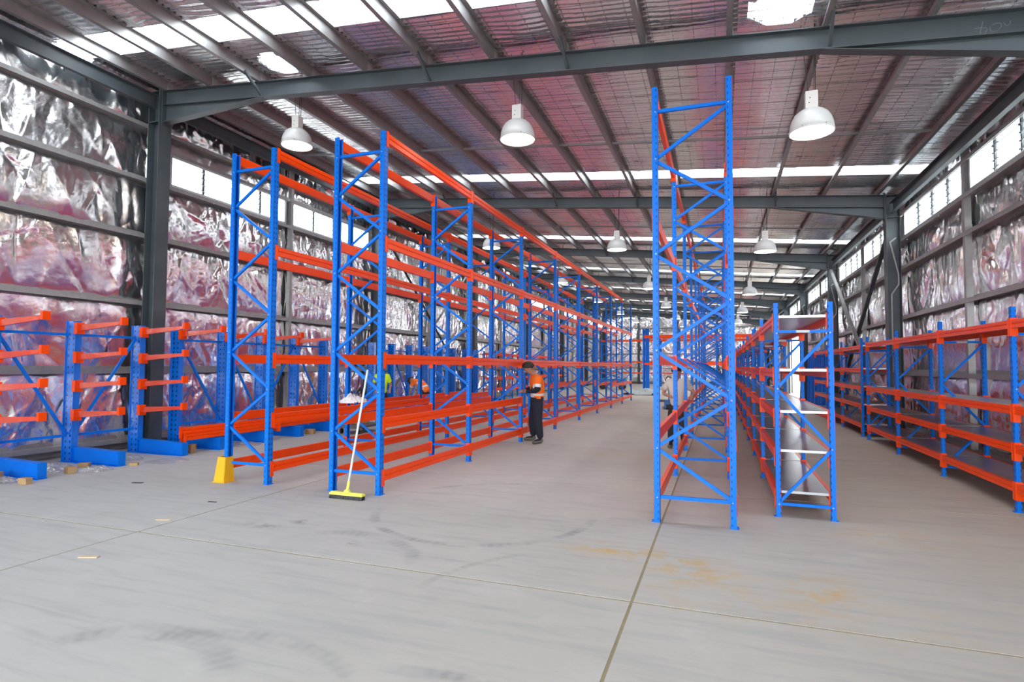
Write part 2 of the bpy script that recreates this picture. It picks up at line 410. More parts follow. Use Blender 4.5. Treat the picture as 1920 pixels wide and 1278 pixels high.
def girt_run(parent, side):
    X = -11.21 if side < 0 else 4.31
    s = side
    for z in (ZG_L if side < 0 else ZG_R):
        for k in range(len(PORT)):
            y0 = PORT[k]; y1 = PORT[k + 1] if k + 1 < len(PORT) else Y1
            if side > 0 and 33 < y0 < 42 and z < 4.5:
                y1 = min(y1, 36.8) if y0 < 36 else y1
                y0 = max(y0, 43.1) if y0 > 41 else y0
            if y1 - y0 < .3: continue
            mb = MB()
            mb.box((X, (y0 + y1) / 2, z - .038), (.004, y1 - y0 - .02, .080))
            mb.box((X + s * .13, (y0 + y1) / 2, z), (.26, y1 - y0 - .02, .004))
            mb.box((X + s * .17, (y0 + y1) / 2, z + .036), (.004, y1 - y0 - .02, .076))
            mb.box((X + s * .008, (y0 + y1) / 2, z - .076), (.016, y1 - y0 - .02, .004))
            mb.build('girt', M['galv'], parent)
    for k in range(len(PORT) - 1):
        ym = (PORT[k] + PORT[k + 1]) / 2 + .1
        if ym > 0:
            z0, z1 = .2, (7.4 if side < 0 else 6.1)
            if side > 0 and 36 < ym < 43: z0 = 4.3
            MB().box((X + s * .02, ym, (z0 + z1) / 2), (.02, .10, z1 - z0)).box((X + s * .07, ym - .05, (z0 + z1) / 2), (.10, .006, z1 - z0)) \
                .box((X + s * .07, ym + .05, (z0 + z1) / 2), (.10, .006, z1 - z0)).build('wall_post', M['galv'], parent)
girt_run(wl, -1); girt_run(wr, 1)

# back and front walls
wb = MB().box(((XL + XR) / 2, Y1 + .15, 3.9), (XR - XL + .4, .02, 7.8)).build('wall_back', M['cladding']); struct(wb, 'far end wall lined with silver foil')
for i in range(4):
    for j, (a, b) in enumerate(zip(ZG_L[:-1], ZG_L[1:])):
        o = link('insulation_foil', foil(HALF, b - a, (i + j) % 3), wb, (XL + 3.975 * (i + 1), Y1 + .1, a), (0, 0, math.pi / 2)); o.rotation_euler = (0, 0, math.pi / 2)
        o.location = (XL + 3.975 * (i + 1), Y1 + .12, a); o.scale = (-1, .9636, 1)
for z in ZG_L[:5]:
    MB().box(((XL + XR) / 2, Y1 - .02, z), (XR - XL - .3, .004, .09)).box(((XL + XR) / 2, Y1 + .05, z + .04), (XR - XL - .3, .14, .004)).build('girt', M['galv'], wb)
for x in (-7.6, -3.9, -.2):
    MB().box((x, Y1 - .25, 3.4), (.2, .012, 6.8)).box((x, Y1 - .05, 3.4), (.2, .012, 6.8)).box((x, Y1 - .15, 3.4), (.01, .2, 6.8)).build('end_wall_column', M['steel'], wb)
wf = MB().box(((XL - 10.2) / 2, Y0, 3.9), (-10.2 - XL + .3, .1, 7.8)).box(((3.4 + XR) / 2, Y0, 3.3), (XR - 3.4 + .3, .1, 6.6)) \
    .box((-3.4, Y0, 6.2), (13.8, .1, 1.9)).build('wall_front', M['foil']); struct(wf, 'open front wall behind the camera')

# ------------------------------------------------------------------ roof
ce = MB()
PURX = [3.88 - 1.223 * k for k in range(13)]
XRO, XLO = XR + .12, XL - .12
edges_y = []
prev = Y0
for b in sorted(BANDS): edges_y.append((prev, b[0])); prev = b[1]
edges_y.append((prev, Y1 + .1))
for y0, y1 in edges_y:     # outer metal sheets above the insulation
    ce.add([(XLO, y0, zr(XLO) + .31), (XRO, y0, zr(XRO) + .31), (XRO, y1, zr(XRO) + .31), (XLO, y1, zr(XLO) + .31)], [(0, 1, 2, 3)])
ceil = ce.build('ceiling', M['cladding']); struct(ceil, 'sloping roof of silver foil insulation over mesh, on steel purlins with translucent strips')
for b in BANDS:
    MB().add([(XLO, b[0] - .02, zr(XLO) + .33), (XRO, b[0] - .02, zr(XRO) + .33), (XRO, b[1] + .02, zr(XRO) + .33), (XLO, b[1] + .02, zr(XLO) + .33)], [(0, 1, 2, 3)]) \
        .build('skylight_strip', M['skylight'], ceil)['label'] = 'bright translucent roof strip'
    for y in b:     # foil turned up at the edge of the opening
        MB().bar((XLO, y, zr(XLO) + .26), (XRO, y, zr(XRO) + .26), .006, .12).build('strip_edge', M['galv'], ceil)

VENTS = [(-7.72, 8.45, .36), (.84, 8.42, .40)]
def roof_mesh(L, seed, wdt=1.223, step=.03, hole=None):
    nu = int(L / step) + 1; nv = 13
    u, v = np.meshgrid(np.linspace(0, L, nu), np.linspace(0, wdt, nv), indexing='ij')
    ph = u / .125 + 1.2 * vnoise(u * 1.6, v * 1.5, seed) + .8 * vnoise(u * .7, v * .4 + 9, seed + 1)
    amp = .35 + .65 * vnoise(u * .9, v * 1.2, seed + 2)
    rip = .017 * (np.sin(2 * np.pi * ph) - .3 * np.abs(np.sin(np.pi * ph))) * amp
    wire = np.abs(((v + .15) / .30) % 1 - .5) * 2           # 1 on a wire
    sag = -.012 * (1 - wire ** 3) * vnoise(u * 3, v * 3, seed + 3) - .010 * np.sin(np.pi * v / wdt)
    cr = .006 * ridge(u * 7, v * 6, seed + 4) * vnoise(u * .8, v * .8, seed + 6)
    z = rip + sag + cr
    co = np.stack([v, u, z - .088 * v], -1).reshape(-1, 3)
    idx = np.arange(nu * nv).reshape(nu, nv)
    q = np.stack([idx[:-1, :-1], idx[1:, :-1], idx[1:, 1:], idx[:-1, 1:]], -1).reshape(-1, 4)
    if hole:
        c = co[q].mean(1); dx = np.abs(c[:, 0] - hole[0]); dy = np.abs(c[:, 1] - hole[1])
        q = q[~((dx < hole[2]) & (dy < hole[2]) & (dx + dy < hole[2] * 1.38))]
    return grid_mesh('roof_foil', co, q, M['roof_foil'])
_rc = {}
for bi, (y0, y1) in enumerate(edges_y):
    for i, xp in enumerate(PURX + [PURX[-1] - 1.223]):
        xa = xp                               # panel from this purlin to the next lower one (towards +X)
        wdt = 1.223
        if xa + wdt > XRO: wdt = XRO - xa
        hole = None
        for vx, vy, vr in VENTS:
            if xa < vx < xa + wdt and y0 < vy < y1: hole = (vx - xa, vy - y0, vr)
        key = (round(y1 - y0, 2), (bi + i * 2) % 3, round(wdt, 2), hole)
        if key not in _rc: _rc[key] = roof_mesh(y1 - y0, 100 + 31 * key[1] + bi, wdt, hole=hole, step=.025 if 6 < y1 < 26 else .04)
        link('roof_foil', _rc[key], ceil, (xa, y0, zr(xa) + .215))
for k, x in enumerate(PURX):
    z = zr(x); y0, y1 = Y0, Y1
    L = y1 - y0; ym = (y0 + y1) / 2
    MB().box((x, ym, z + .10), (.004, L, .20)).box((x - .037, ym, z + .002), (.075, L, .004)).box((x + .037, ym, z + .198), (.075, L, .004)) \
        .box((x - .074, ym, z + .011), (.003, L, .018)).build('purlin', M['purlin'], ceil)
    for p in PORT:      # cleats with bolts
        if p > 30: continue
        MB().box((x + .01, p, z + .09), (.010, .12, .17)).box((x, p, z + .004), (.13, .17, .008)).build('purlin_cleat', M['galv'], ceil)
for k in range(len(PORT)):
    ym = PORT[k] + 4.05
    if ym < Y1 - 1:
        MB().bar((PURX[-1], ym, zr(PURX[-1]) + .06), (PURX[0], ym, zr(PURX[0]) + .06), .045, .045).build('bridging', M['purlin'], ceil)
wm = MB()
x = XLO + .1
while x < XRO:
    for y0, y1 in edges_y:
        wm.bar((x, y0, zr(x) + .196), (x, y1, zr(x) + .196), .004, .004)
    x += .3
y = 3.0
while y < 26:
    if not any(b[0] - .05 < y < b[1] + .05 for b in BANDS):
        wm.bar((XLO, y, zr(XLO) + .193), (XRO, y, zr(XRO) + .193), .004, .004)
    y += .3
wo = wm.build('wire_mesh', M['wire'], ceil); wo['kind'] = 'stuff'

# octagonal ventilator throats in the roof
for n, (vx, vy, vr) in enumerate(VENTS):
    t = empty('roof_ventilator', None, (vx, vy, zr(vx) + .20))
    tag(t, ['octagonal white roof ventilator opening left, above the nearest left lamp', 'octagonal white roof ventilator opening at the top right, above the tall single rack'][n], 'roof vent')
    def oct_(r): return [(r * math.cos(a), r * math.sin(a)) for a in [math.pi / 8 + i * math.pi / 4 for i in range(8)]]
    a = oct_(vr * 1.05)
    mb = MB(); vs = [(p[0], p[1], -.088 * p[0] - .01) for p in a] + [(p[0], p[1], -.088 * p[0] + .13) for p in a]
    mb.add(vs, [(i, (i + 1) % 8, 8 + (i + 1) % 8, 8 + i) for i in range(8)]); mb.build('throat', M['white'], t)
    mb = MB()
    for s in (0, 1, 2):
        yy = -.25 + .25 * s; mb.bar((-.5, yy, .04), (.5, yy, -.04), .006, .006)
    mb.build('support_wire', M['wire'], t)
    dm = MB().lathe([(vr * .98, .13), (vr * .8, .20), (vr * .5, .24), (.001, .25)], 16).build('dome', M['dome'], t, smooth=True)
# cut the outer sheet above the ventilators by rebuilding it with gaps
me = ceil.data
cut = MB()
for y0, y1 in edges_y:
    segs = [(y0, y1)]
    if y0 < 8.4 < y1: segs = [(y0, 8.00), (8.87, y1)]
    for a, b in segs:
        if b - a > .01: cut.add([(XLO, a, zr(XLO) + .31), (XRO, a, zr(XRO) + .31), (XRO, b, zr(XRO) + .31), (XLO, b, zr(XLO) + .31)], [(0, 1, 2, 3)])
    if y0 < 8.4 < y1:
        a, b = 8.00, 8.87
        for xa, xb in ((XLO, VENTS[0][0] - .40), (VENTS[0][0] + .40, VENTS[1][0] - .46), (VENTS[1][0] + .46, XRO)):
            cut.add([(xa, a, zr(xa) + .31), (xb, a, zr(xb) + .31), (xb, b, zr(xb) + .31), (xa, b, zr(xa) + .31)], [(0, 1, 2, 3)])
ceil.data = cut.mesh('ceiling', M['cladding'])

# ------------------------------------------------------------------ portal frames
ORD = ['', '', 'nearest', 'second', 'third', 'fourth', 'fifth', 'sixth', 'farthest']
def portal_frame(k, y):
    t = empty('portal_frame', None, ((CL + CR) / 2, y, 0))
    lab = {0: 'grey steel portal frame behind the camera by the open front', 1: 'grey steel portal frame beside the camera, out of view overhead'}.get(
        k, 'grey painted steel portal frame crossing the shed, %s in view from the camera' % ORD[k])
    tag(t, lab, 'steel frame', 'steel portal frames')
    ox = -t.location.x
    def col(x0, x1, hb):
        # x0 outer face, x1 room face
        H = zr(x1); s = 1 if x1 > x0 else -1
        mb = MB()
        mb.box((x0 + s * .008 + ox, 0, H / 2), (.016, .29, H)).box((x1 - s * .008 + ox, 0, H / 2), (.016, .29, H)).box(((x0 + x1) / 2 + ox, 0, H / 2), (.31 - .03, .010, H))
        o = mb.build('column', M['steel'], t)
        MB().box(((x0 + x1) / 2 + ox, 0, .012), (.42, .36, .024)).build('base_plate', M['steel'], o)
        for z in (hb, H - .03):
            for q in (-1, 1):
                MB().box(((x0 + x1) / 2 + ox, q * .073, z), (.275, .13, .014)).build('stiffener', M['steel'], o)
        return o
    cl = col(-11.21, CL, 6.76); cr = col(4.31, CR, 5.52)
    D = .31
    xa, xb = CL, CR
    mb = MB()
    mb.bar((xa + ox, 0, zr(xa) - .006), (xb + ox, 0, zr(xb) - .006), .165, .012)
    mb.bar((xa + ox, 0, zr(xa) - D + .006), (xb + ox, 0, zr(xb) - D + .006), .165, .012)
    mb.bar((xa + ox, 0, zr(xa) - D / 2), (xb + ox, 0, zr(xb) - D / 2), .008, D - .02)
    mb.build('rafter', M['steel'], t)
    for (x0, x1, zb) in ((-8.3, CL, 6.75), (1.37, CR, 5.52)):
        za = zr(x0) - D; zc = zr(x1) - D
        mb = MB(); mb.prism([(x0 + ox, za), (x1 + ox, zc), (x1 + ox, zb)], -.004, .004)
        mb.bar((x0 + ox, 0, za + .0), (x1 + ox, 0, zb), .165, .012)
        mb.build('haunch', M['steel'], t)
        MB().box((x1 + ox + (.011 if x1 < 0 else -.011), 0, (zr(x1) + zb) / 2 + .0), (.022, .19, zr(x1) - zb + .10)).build('end_plate', M['steel'], t)
    if k >= 1:
        for x in (PURX[10], PURX[7] + 0, PURX[5] - 0, PURX[2]):
            if k > 5: break
            MB().bar((x + ox, -.45, zr(x) + .03), (x + ox + .02, -.02, zr(x) - D + .03), .045, .045).build('fly_brace', M['steel'], t)
    if k >= 2 and k < 7:
        # grey conduit down the low side column
        pts = [(4.20, -.16, 4.98), (4.06, -.17, 4.86), (4.10, -.17, 4.72), (4.24, -.16, 4.05), (4.24, -.16, 3.8), (4.08, -.16, 3.55), (4.08, -.16, 1.6)]
        mb = MB()
        for a, b in zip(pts[:-1], pts[1:]): mb.tube((a[0] + ox, a[1], a[2]), (b[0] + ox, b[1], b[2]), .018, 6)
        mb.build('conduit', M['galv'], t)
    return t
frames = [portal_frame(k, y) for k, y in enumerate(PORT)]

# chalk marks on the web of the nearest rafter
def chalk():
    mb = MB()
    def P(x, z): return (x, 8.7 - .006, z)
    def poly(pts):
        for a, b in zip(pts[:-1], pts[1:]): mb.bar(P(*a), P(*b), .004, .011, up=(0, 1, 0))
    poly([(3.172, 6.085), (3.160, 6.03), (3.145, 5.98), (3.138, 5.925)])
    poly([(3.082, 6.012), (3.15, 6.008), (3.20, 6.00), (3.215, 5.975), (3.20, 5.945), (3.19, 5.93)])
    poly([(3.245 + .055 + .055 * math.cos(a) * 1.1, 5.985 + .05 * math.sin(a) + .012 * math.cos(a)) for a in [2.6 + i * 2 * math.pi / 14 for i in range(14)]])
    poly([(3.385, 6.03), (3.395, 6.0), (3.41, 5.985), (3.43, 5.985), (3.446, 6.0), (3.455, 6.04)])
    o = mb.build('chalk_mark', M['chalk'], frames[2]); o.parent = frames[2]; o.location = -frames[2].location
    o['label'] = 'faint chalk handwriting on the rafter web'
chalk()

# eave struts, one length per bay
for k in range(len(PORT) - 1):
    y0, y1 = PORT[k] + .15, PORT[k + 1] - .15; ym = (y0 + y1) / 2; L = y1 - y0
    near = ['behind the camera', 'nearest in view', 'second in view', 'third in view', 'fourth in view', 'fifth in view', 'sixth in view', 'farthest'][k]
    o = MB().box((0, 0, 0), (.008, L, .285)).box((.045, 0, .139), (.09, L, .009)).box((.045, 0, -.139), (.09, L, .009)).build('eave_strut', M['steel'], None, (-11.02, ym, 7.15))
    tag(o, 'dark steel eave strut along the high left wall, ' + near, 'eave strut', 'eave struts')
    o = MB().box((0, 0, 0), (.008, L, .27)).box((-.045, 0, .131), (.09, L, .009)).box((-.045, 0, -.131), (.09, L, .009)).build('eave_strut', M['steel'], None, (4.16, ym, 5.74))
    tag(o, 'dark steel eave strut above the low right wall, ' + near, 'eave strut', 'eave struts')

# wall cross bracing in the second bay
for n, (a, b, lab) in enumerate([((4.12, 17.15, 5.35), (4.12, 25.0, .25), 'dark steel wall brace sloping down away from the second portal frame, right wall'),
                                 ((4.02, 24.95, 5.45), (4.02, 17.2, .25), 'light grey wall brace sloping down towards the camera, right wall'),
                                 ((-11.05, 17.15, 6.5), (-11.05, 25.0, .3), 'steel wall brace sloping down away from the second portal frame, left wall'),
                                 ((-10.95, 24.95, 6.5), (-10.95, 17.2, .3), 'steel wall brace sloping down from the third portal frame, left wall')]):
    mb = MB().bar(a, b, .10, .008, up=(1, 0, 0)).bar(a, b, .008, .10, up=(1, 0, 0), off=(.046, .04))
    o = mb.build('wall_brace', M['galv'] if n % 2 else M['steel']); tag(o, lab, 'brace', 'wall cross bracing')

# ------------------------------------------------------------------ louvre windows
def window(n, side, y0, y1, zb, zt, g0=0.0, g1=0.0):
    X = (-11.30 if side < 0 else 4.40); s = side
    w_ = empty('window_%d' % n, None, (X, (y0 + y1) / 2, zb)); struct(w_, 'strip of glass louvres in an aluminium frame')
    H = zt - zb; L = y1 - y0; npn = 4; pw = L / npn
    mb = MB()
    for z in (0, H): mb.box((0, 0, z), (.10, L, .05))
    for y in (-L / 2, L / 2): mb.box((0, y, H / 2), (.10, .06, H))
    if g0: mb.box((s * .05, -L / 2 - g0 / 2, H / 2), (.02, g0, H + .06))
    if g1: mb.box((s * .05, L / 2 + g1 / 2, H / 2), (.02, g1, H + .06))
    mb.build('window_frame', M['alu'], w_)
    for i in range(1, npn):
        y = -L / 2 + pw * i
        mb = MB().box((0, y, H / 2), (.03, .055, H - .05))
        for q in range(4):
            for d in (-1, 1): mb.bar((-s * .035, y + d * .012, H * (.14 + .22 * q)), (s * .035, y + d * .03, H * (.24 + .22 * q)), .022, .022)
        mb.build('louvre_clip', M['steel'], w_)
    for i in range(npn):
        for q in range(4):
            yc = -L / 2 + pw * (i + .5); zc = H * (.14 + .235 * q)
            MB().bar((-s * .03, yc, zc - .05), (s * .03, yc, zc + .06), pw - .07, .006, up=(s, 0, .4)).build('louvre_blade', M['glass'], w_)
    MB().bar((-s * .06, -L / 2 + pw * 1.3, 0), (-s * .10, -L / 2 + pw * 1.25, -.14), .012, .02).build('window_handle', M['white'], w_)
wn = 1
for k in (0, 1, 6, 7, 8, 9, 10, 11):
    y = 8.7 + HALF * k
    y1 = min(y + HALF, Y1)
    window(wn, -1, y + (.45 if k % 2 == 0 else .15), y1 - (.15 if k % 2 == 0 else .25), 5.62, 6.26, .45 if k % 2 == 0 else .15, .15 if k % 2 == 0 else .25); wn += 1
    # head girt over the glass
    MB().box((-11.21, (y + y1) / 2, 6.30), (.006, y1 - y - .05, .07)).box((-11.29, (y + y1) / 2, 6.335), (.16, y1 - y - .05, .004)).build('girt', M['galv'], wl)
for k in range(-1, 12):
    y = 8.7 + HALF * k
    y1 = min(y + HALF, Y1)
    window(wn, 1, y + (.28 if k % 2 == 0 else .15), y1 - (.15 if k % 2 == 0 else .28), 4.985, 5.575, .28 if k % 2 == 0 else .15, .15 if k % 2 == 0 else .28); wn += 1

# open roller door in the low wall
d = empty('door_1', None, (XR, 39.95, 0)); struct(d, 'open roller door with daylight outside')
for y in (-3.05, 3.05): MB().box((-.05, y, 2.15), (.14, .12, 4.3)).build('door_jamb', M['galv'], d)
MB().tube((-.25, -3.1, 4.35), (-.25, 3.1, 4.35), .20, 14).build('rolled_curtain', M['alu'], d, smooth=True)

# ------------------------------------------------------------------ pallet racks
def upright_mesh(H, a, e, name='upright'):
    t = .004; mb = MB()
    mb.box((-t / 2, 0, H / 2), (t, a, H))
    for s in (-1, 1):
        mb.box((-e / 2, s * (a / 2 - t / 2), H / 2), (e, t, H)); mb.box((-e + t / 2, s * (a / 2 - .014), H / 2), (t, .022, H))
    mb.box((-e / 2 + .01, 0, .003), (e + .03, a + .012, .006))
    return mb.mesh(name, M['upright'])
def beam_mesh(L, h, with_conn, a, name='beam'):
    mb = MB()
    prof = [(.006, 0), (.006, -.42 * h), (-.006, -.48 * h), (-.006, -.54 * h), (.006, -.60 * h), (.006, -h), (-.044, -h), (-.044, 0)]
    mb.prism(prof, -L / 2, L / 2)
    if with_conn:
        for s in (-1, 1): conn(mb, s * L / 2, s, h, a)
    return mb.mesh(name, M['orange'])
def conn(mb, y, s, h, a):
    mb.box((.006, y + s * a * .24, -.085), (.006, a * .5, .22)); mb.box((-.025, y - s * .005, -.085), (.075, .006, .22))
def conn_mesh(h, a, s):
    mb = MB(); conn(mb, 0, s, h, a); return mb.mesh('beam_connector', M['orange'])

def rack(label, cat, group, x0, x1, y0, bay, nb, H, levels, nodes, a=.10, e=.062, bh=.13, deck=False, near=3, brw=.032, sizes=None, tagplate=False, name='pallet_rack', deck_near=2, start_right=True):
    """levels: list of (z_top, set of bays);  nodes: bracing node heights, alternating sides from the bottom on the x1 side"""
    root = empty(name, None, ((x0 + x1) / 2, y0, 0)); tag(root, label, cat, group)
    W = x1 - x0; um = upright_mesh(H, a, e)
    def bmesh_(p, q, mb): mb.bar(p, q, brw, brw * 1.15)
    xi = W / 2 - e + .012
    segs = []
    segs.append(((-xi, nodes[0]), (xi, nodes[0])))
    for i in range(len(nodes) - 1):
        s = 1 if (i % 2 == 0) == start_right else -1
        segs.append(((s * xi, nodes[i] + .02), (-s * xi, nodes[i + 1] - .02)))
    segs.append(((-xi, nodes[-1] + .02), (xi, nodes[-1] + .02)))
    bms = []
    for p, q in segs:
        mb = MB(); mb.bar((p[0], 0, p[1]), (q[0], 0, q[1]), brw, brw * 1.15); bms.append(mb.mesh('brace', M['blue']))
    allb = MB()
    for p, q in segs: allb.bar((p[0], 0, p[1]), (q[0], 0, q[1]), brw, brw * 1.15)
    allm = allb.mesh('bracing', M['blue'])
    bolts = MB()
    for i, z in enumerate(nodes):
        for s in (-1, 1):
            if i in (0, len(nodes) - 1) or (s == (1 if (i % 2 == 0) == start_right else -1)):
                bolts.tube((s * (W / 2 - e * .62), -a / 2 - .006, z), (s * (W / 2 - e * .62), -a / 2 + .001, z), .008, 8)
    bolm = bolts.mesh('bolt', M['bolt'])
    for k in range(nb + 1):
        fr = empty('upright_frame', root, (0, a / 2 + bay * k, 0))
        link('upright', um, fr, (W / 2, 0, 0)); link('upright', um, fr, (-W / 2, 0, 0), (0, 0, math.pi))
        if k <= near + 1:
            for m in bms: link('brace', m, fr)
            if k < 2: link('bolts', bolm, fr)['kind'] = 'stuff'
        else: link('bracing', allm, fr)
        if tagplate and k <= 2:
            MB().box((0, -brw / 2 - .002, nodes[-1] + .02), (.14, .003, .028)).build('rating_label', M['white'], fr)
    L = bay - a
    bm = beam_mesh(L, bh, True, a); bp_ = beam_mesh(L, bh, False, a); cm = {s: conn_mesh(bh, a, s) for s in (-1, 1)}
    pn = int(round(L / .30)); pw = L / pn
    pm = MB().box((0, 0, -.014), (W - .095, pw - .006, .028)).mesh('shelf_panel', M['shelf'])
    dm = MB()
    for i in range(pn): dm.box((0, -L / 2 + pw * (i + .5), -.014), (W - .095, pw - .006, .028))
    dm = dm.mesh('shelf_deck', M['shelf'])
    for z, bays in levels:
        for k in bays:
            yc = a / 2 + bay * (k + .5)
            for s in (1, -1):
                rot = None if s > 0 else (0, 0, math.pi)
                if k < near:
                    b = link('beam', bp_, root, (s * W / 2, yc, z), rot)
                    link('beam_connector', cm[1], b, (0, L / 2, 0)); link('beam_connector', cm[-1], b, (0, -L / 2, 0))
                else: link('beam', bm, root, (s * W / 2, yc, z), rot)
            if deck:
                if k < deck_near:
                    for i in range(pn): link('shelf_panel', pm, root, (0, yc - L / 2 + pw * (i + .5), z))
                else: link('shelf_deck', dm, root, (0, yc, z))
    return root
NB = 8
N8 = [.27 + .54 * i for i in range(9)]
A8 = range(8)
rack('tall blue and orange pallet rack run in front of the broom, nearer the open aisle', 'pallet rack', 'tall pallet rack runs', -5.024, -4.225, 6.60, 2.878, 8, 4.877,
     [(.302, A8), (1.0, (0, 1, 6, 7)), (1.857, A8), (3.43, A8), (4.865, range(7))], N8)
rack('tall blue and orange pallet rack run with the yellow guard on its foot, farther left', 'pallet rack', 'tall pallet rack runs', -6.872, -6.073, 6.60, 2.878, 8, 4.877,
     [(.302, A8), (1.0, (0, 1, 2, 5, 6, 7)), (1.857, A8), (3.43, A8), (4.865, range(7))], N8)
rack('tall narrow pallet rack run seen end on, right of the main aisle', 'pallet rack', 'tall pallet rack runs', -.70, .152, 6.577, 2.878, 8, 4.877,
     [(.31, A8), (1.0, A8), (1.857, A8), (3.43, A8), (4.865, range(8))], N8)

NS = [.145, .79, 1.46, 2.10]
rack('low blue shelving run with zinc shelves standing in the middle of the floor', 'shelving', 'low long-span shelving runs', .592, 1.202, 7.31, 2.447, 11, 2.451,
     [(.29, range(11)), (.76, range(11)), (1.21, range(11)), (1.69, range(11)), (2.31, range(11))], NS, a=.062, e=.05, bh=.10, deck=True, near=2, brw=.028, tagplate=True, name='shelving_run', start_right=False)
rack('low blue shelving run against the right wall, nearest the camera, four levels', 'shelving', 'low long-span shelving runs', 3.30, 3.92, 6.10, 2.437, 4, 2.451,
     [(.335, range(4)), (.80, range(4)), (1.26, range(4)), (2.29, range(4))], NS, a=.062, e=.05, bh=.10, deck=True, near=3, brw=.028, tagplate=True, name='shelving_run', deck_near=3, start_right=False)
rack('low blue shelving run farther along the right wall, five levels', 'shelving', 'low long-span shelving runs', 3.30, 3.92, 16.45, 2.5, 3, 2.451,
     [(.32, range(3)), (.81, range(3)), (1.255, range(3)), (1.70, range(3)), (2.275, range(3))], NS, a=.062, e=.05, bh=.10, deck=True, near=1, brw=.028, name='shelving_run', deck_near=0, start_right=False)
rack('far shelving run with orange beams along the left wall beyond the cantilever columns', 'shelving', 'low long-span shelving runs', -10.95, -10.30, 26.2, 2.5, 5, 2.45,
     [(.6, range(5)), (1.15, range(5)), (1.75, range(5)), (2.35, range(5))], NS, a=.062, e=.05, bh=.10, near=0, brw=.028, name='shelving_run')

# racks standing across the far end
def cross_rack(label, x0, x1, y, depth, n, H, levels):
    r = empty('pallet_rack', None, ((x0 + x1) / 2, y, 0)); tag(r, label, 'pallet rack', 'racks across the far end')
    um = upright_mesh(H, .11, .07); W = x1 - x0
    for i in range(n + 1):
        xx = -W / 2 + W * i / n
        fr = empty('upright_frame', r, (xx, 0, 0))
        link('upright', um, fr, (0, 0, 0), (0, 0, -math.pi / 2)); link('upright', um, fr, (0, depth, 0), (0, 0, math.pi / 2))
        mb = MB(); z = .2; s = 0
        while z + .6 < H:
            mb.bar((0, .05 if s else depth - .05, z), (0, depth - .05 if s else .05, z + .6), .03, .035, up=(1, 0, 0)); z += .6; s = 1 - s
        mb.build('bracing', M['blue'], fr)
    for z, h in levels:
        for yy in (0, depth):
            for i in range(n): MB().box((-W / 2 + W * (i + .5) / n, yy, z - h / 2), (W / n - .12, .05, h)).build('beam', M['orange'], r)
cross_rack('far rack standing across the end of the shed, left frame faces the aisle', -5.7, 2.5, 46.5, .84, 3, 4.7, [(4.22, .26), (2.02, .16)])
cross_rack('farthest rack across the end wall with two thin orange beam lines', -10.2, 3.0, 52.0, .84, 5, 4.2, [(4.12, .14), (2.2, .13), (1.2, .10)])

# ------------------------------------------------------------------ cantilever racks along the left wall
def cantilever(label, ys, arms, z=2.46, diag='ud'):
    r = empty('cantilever_rack', None, (-10.73, ys[0], 0)); tag(r, label, 'cantilever rack', 'blue cantilever racks on the left wall')
    um = MB()
    um.box((.12, 0, z / 2), (.012, .11, z)).box((-.12, 0, z / 2), (.012, .11, z)).box((0, -.03, z / 2), (.23, .006, z)).box((0, .03, z / 2), (.23, .006, z)).mesh('column', M['cant'])
    um = um.mesh('column', M['cant'])
    bb = MB(); L = 1.43
    bb.prism([(-.13, 0), (1.30, 0), (1.30, .012), (-.13, .012)], -.08, .08); bb.prism([(-.13, .012), (1.30, .012), (1.30, .235), (.13, .262), (-.13, .262)], -.008, .008)
    bb.bar((.12, 0, .262), (1.30, 0, .235), .13, .012); bb.box((1.296, 0, .125), (.010, .13, .22)); bm = bb.mesh('base', M['blue'])
    ab = MB(); ab.prism([(0, -.05), (1.08, .045), (1.08, .10), (0, .06)], -.025, .025)
    ab = ab.mesh('arm', M['arm'])
    sb = MB().box((1.09, 0, .10), (.055, .11, .13)).mesh('end_stop', M['orange'])
    cb = MB().box((.0, -.062, 0), (.085, .008, .20)).box((.0, .062, 0), (.085, .008, .20)).box((.030, 0, 0), (.012, .13, .20)).mesh('arm_bracket', M['orange'])
    for i, y in enumerate(ys):
        yy = y - ys[0]
        link('column', um, r, (0, yy, 0)); link('base', bm, r, (0, yy, 0))
        for zz in (arms[i] if i < len(arms) else ()):
            a = link('arm', ab, r, (.15, yy, zz)); link('end_stop', sb, a); link('arm_bracket', cb, a, (-.01, 0, 0))
        if i:
            y0 = ys[i - 1] - ys[0]; g = .06
            for zz in (2.22, .46): MB().bar((0, y0 + g, zz), (0, yy - g, zz), .035, .045).build('brace', M['blue'], r)
            a, b = (2.2, .48) if diag[(i - 1) % len(diag)] == 'd' else (.48, 2.2)
            MB().bar((0, y0 + g, a), (0, yy - g, b), .035, .045).build('brace', M['blue'], r)
    return r
F4 = (2.33, 1.82, 1.32, .82)
cantilever('nearest blue cantilever rack on the left wall, four orange arms on each column', [4.50, 5.72, 6.93, 8.14], [F4] * 4, diag='udu')
cantilever('middle blue cantilever rack on the left wall, orange arms only at the top', [9.0, 10.2, 11.35, 12.55, 13.75], [(2.33,)] * 4, diag='ddud')
cantilever('far blue cantilever rack on the left wall, bare columns without arms', [16.2 + 1.22 * i for i in range(8)], [])

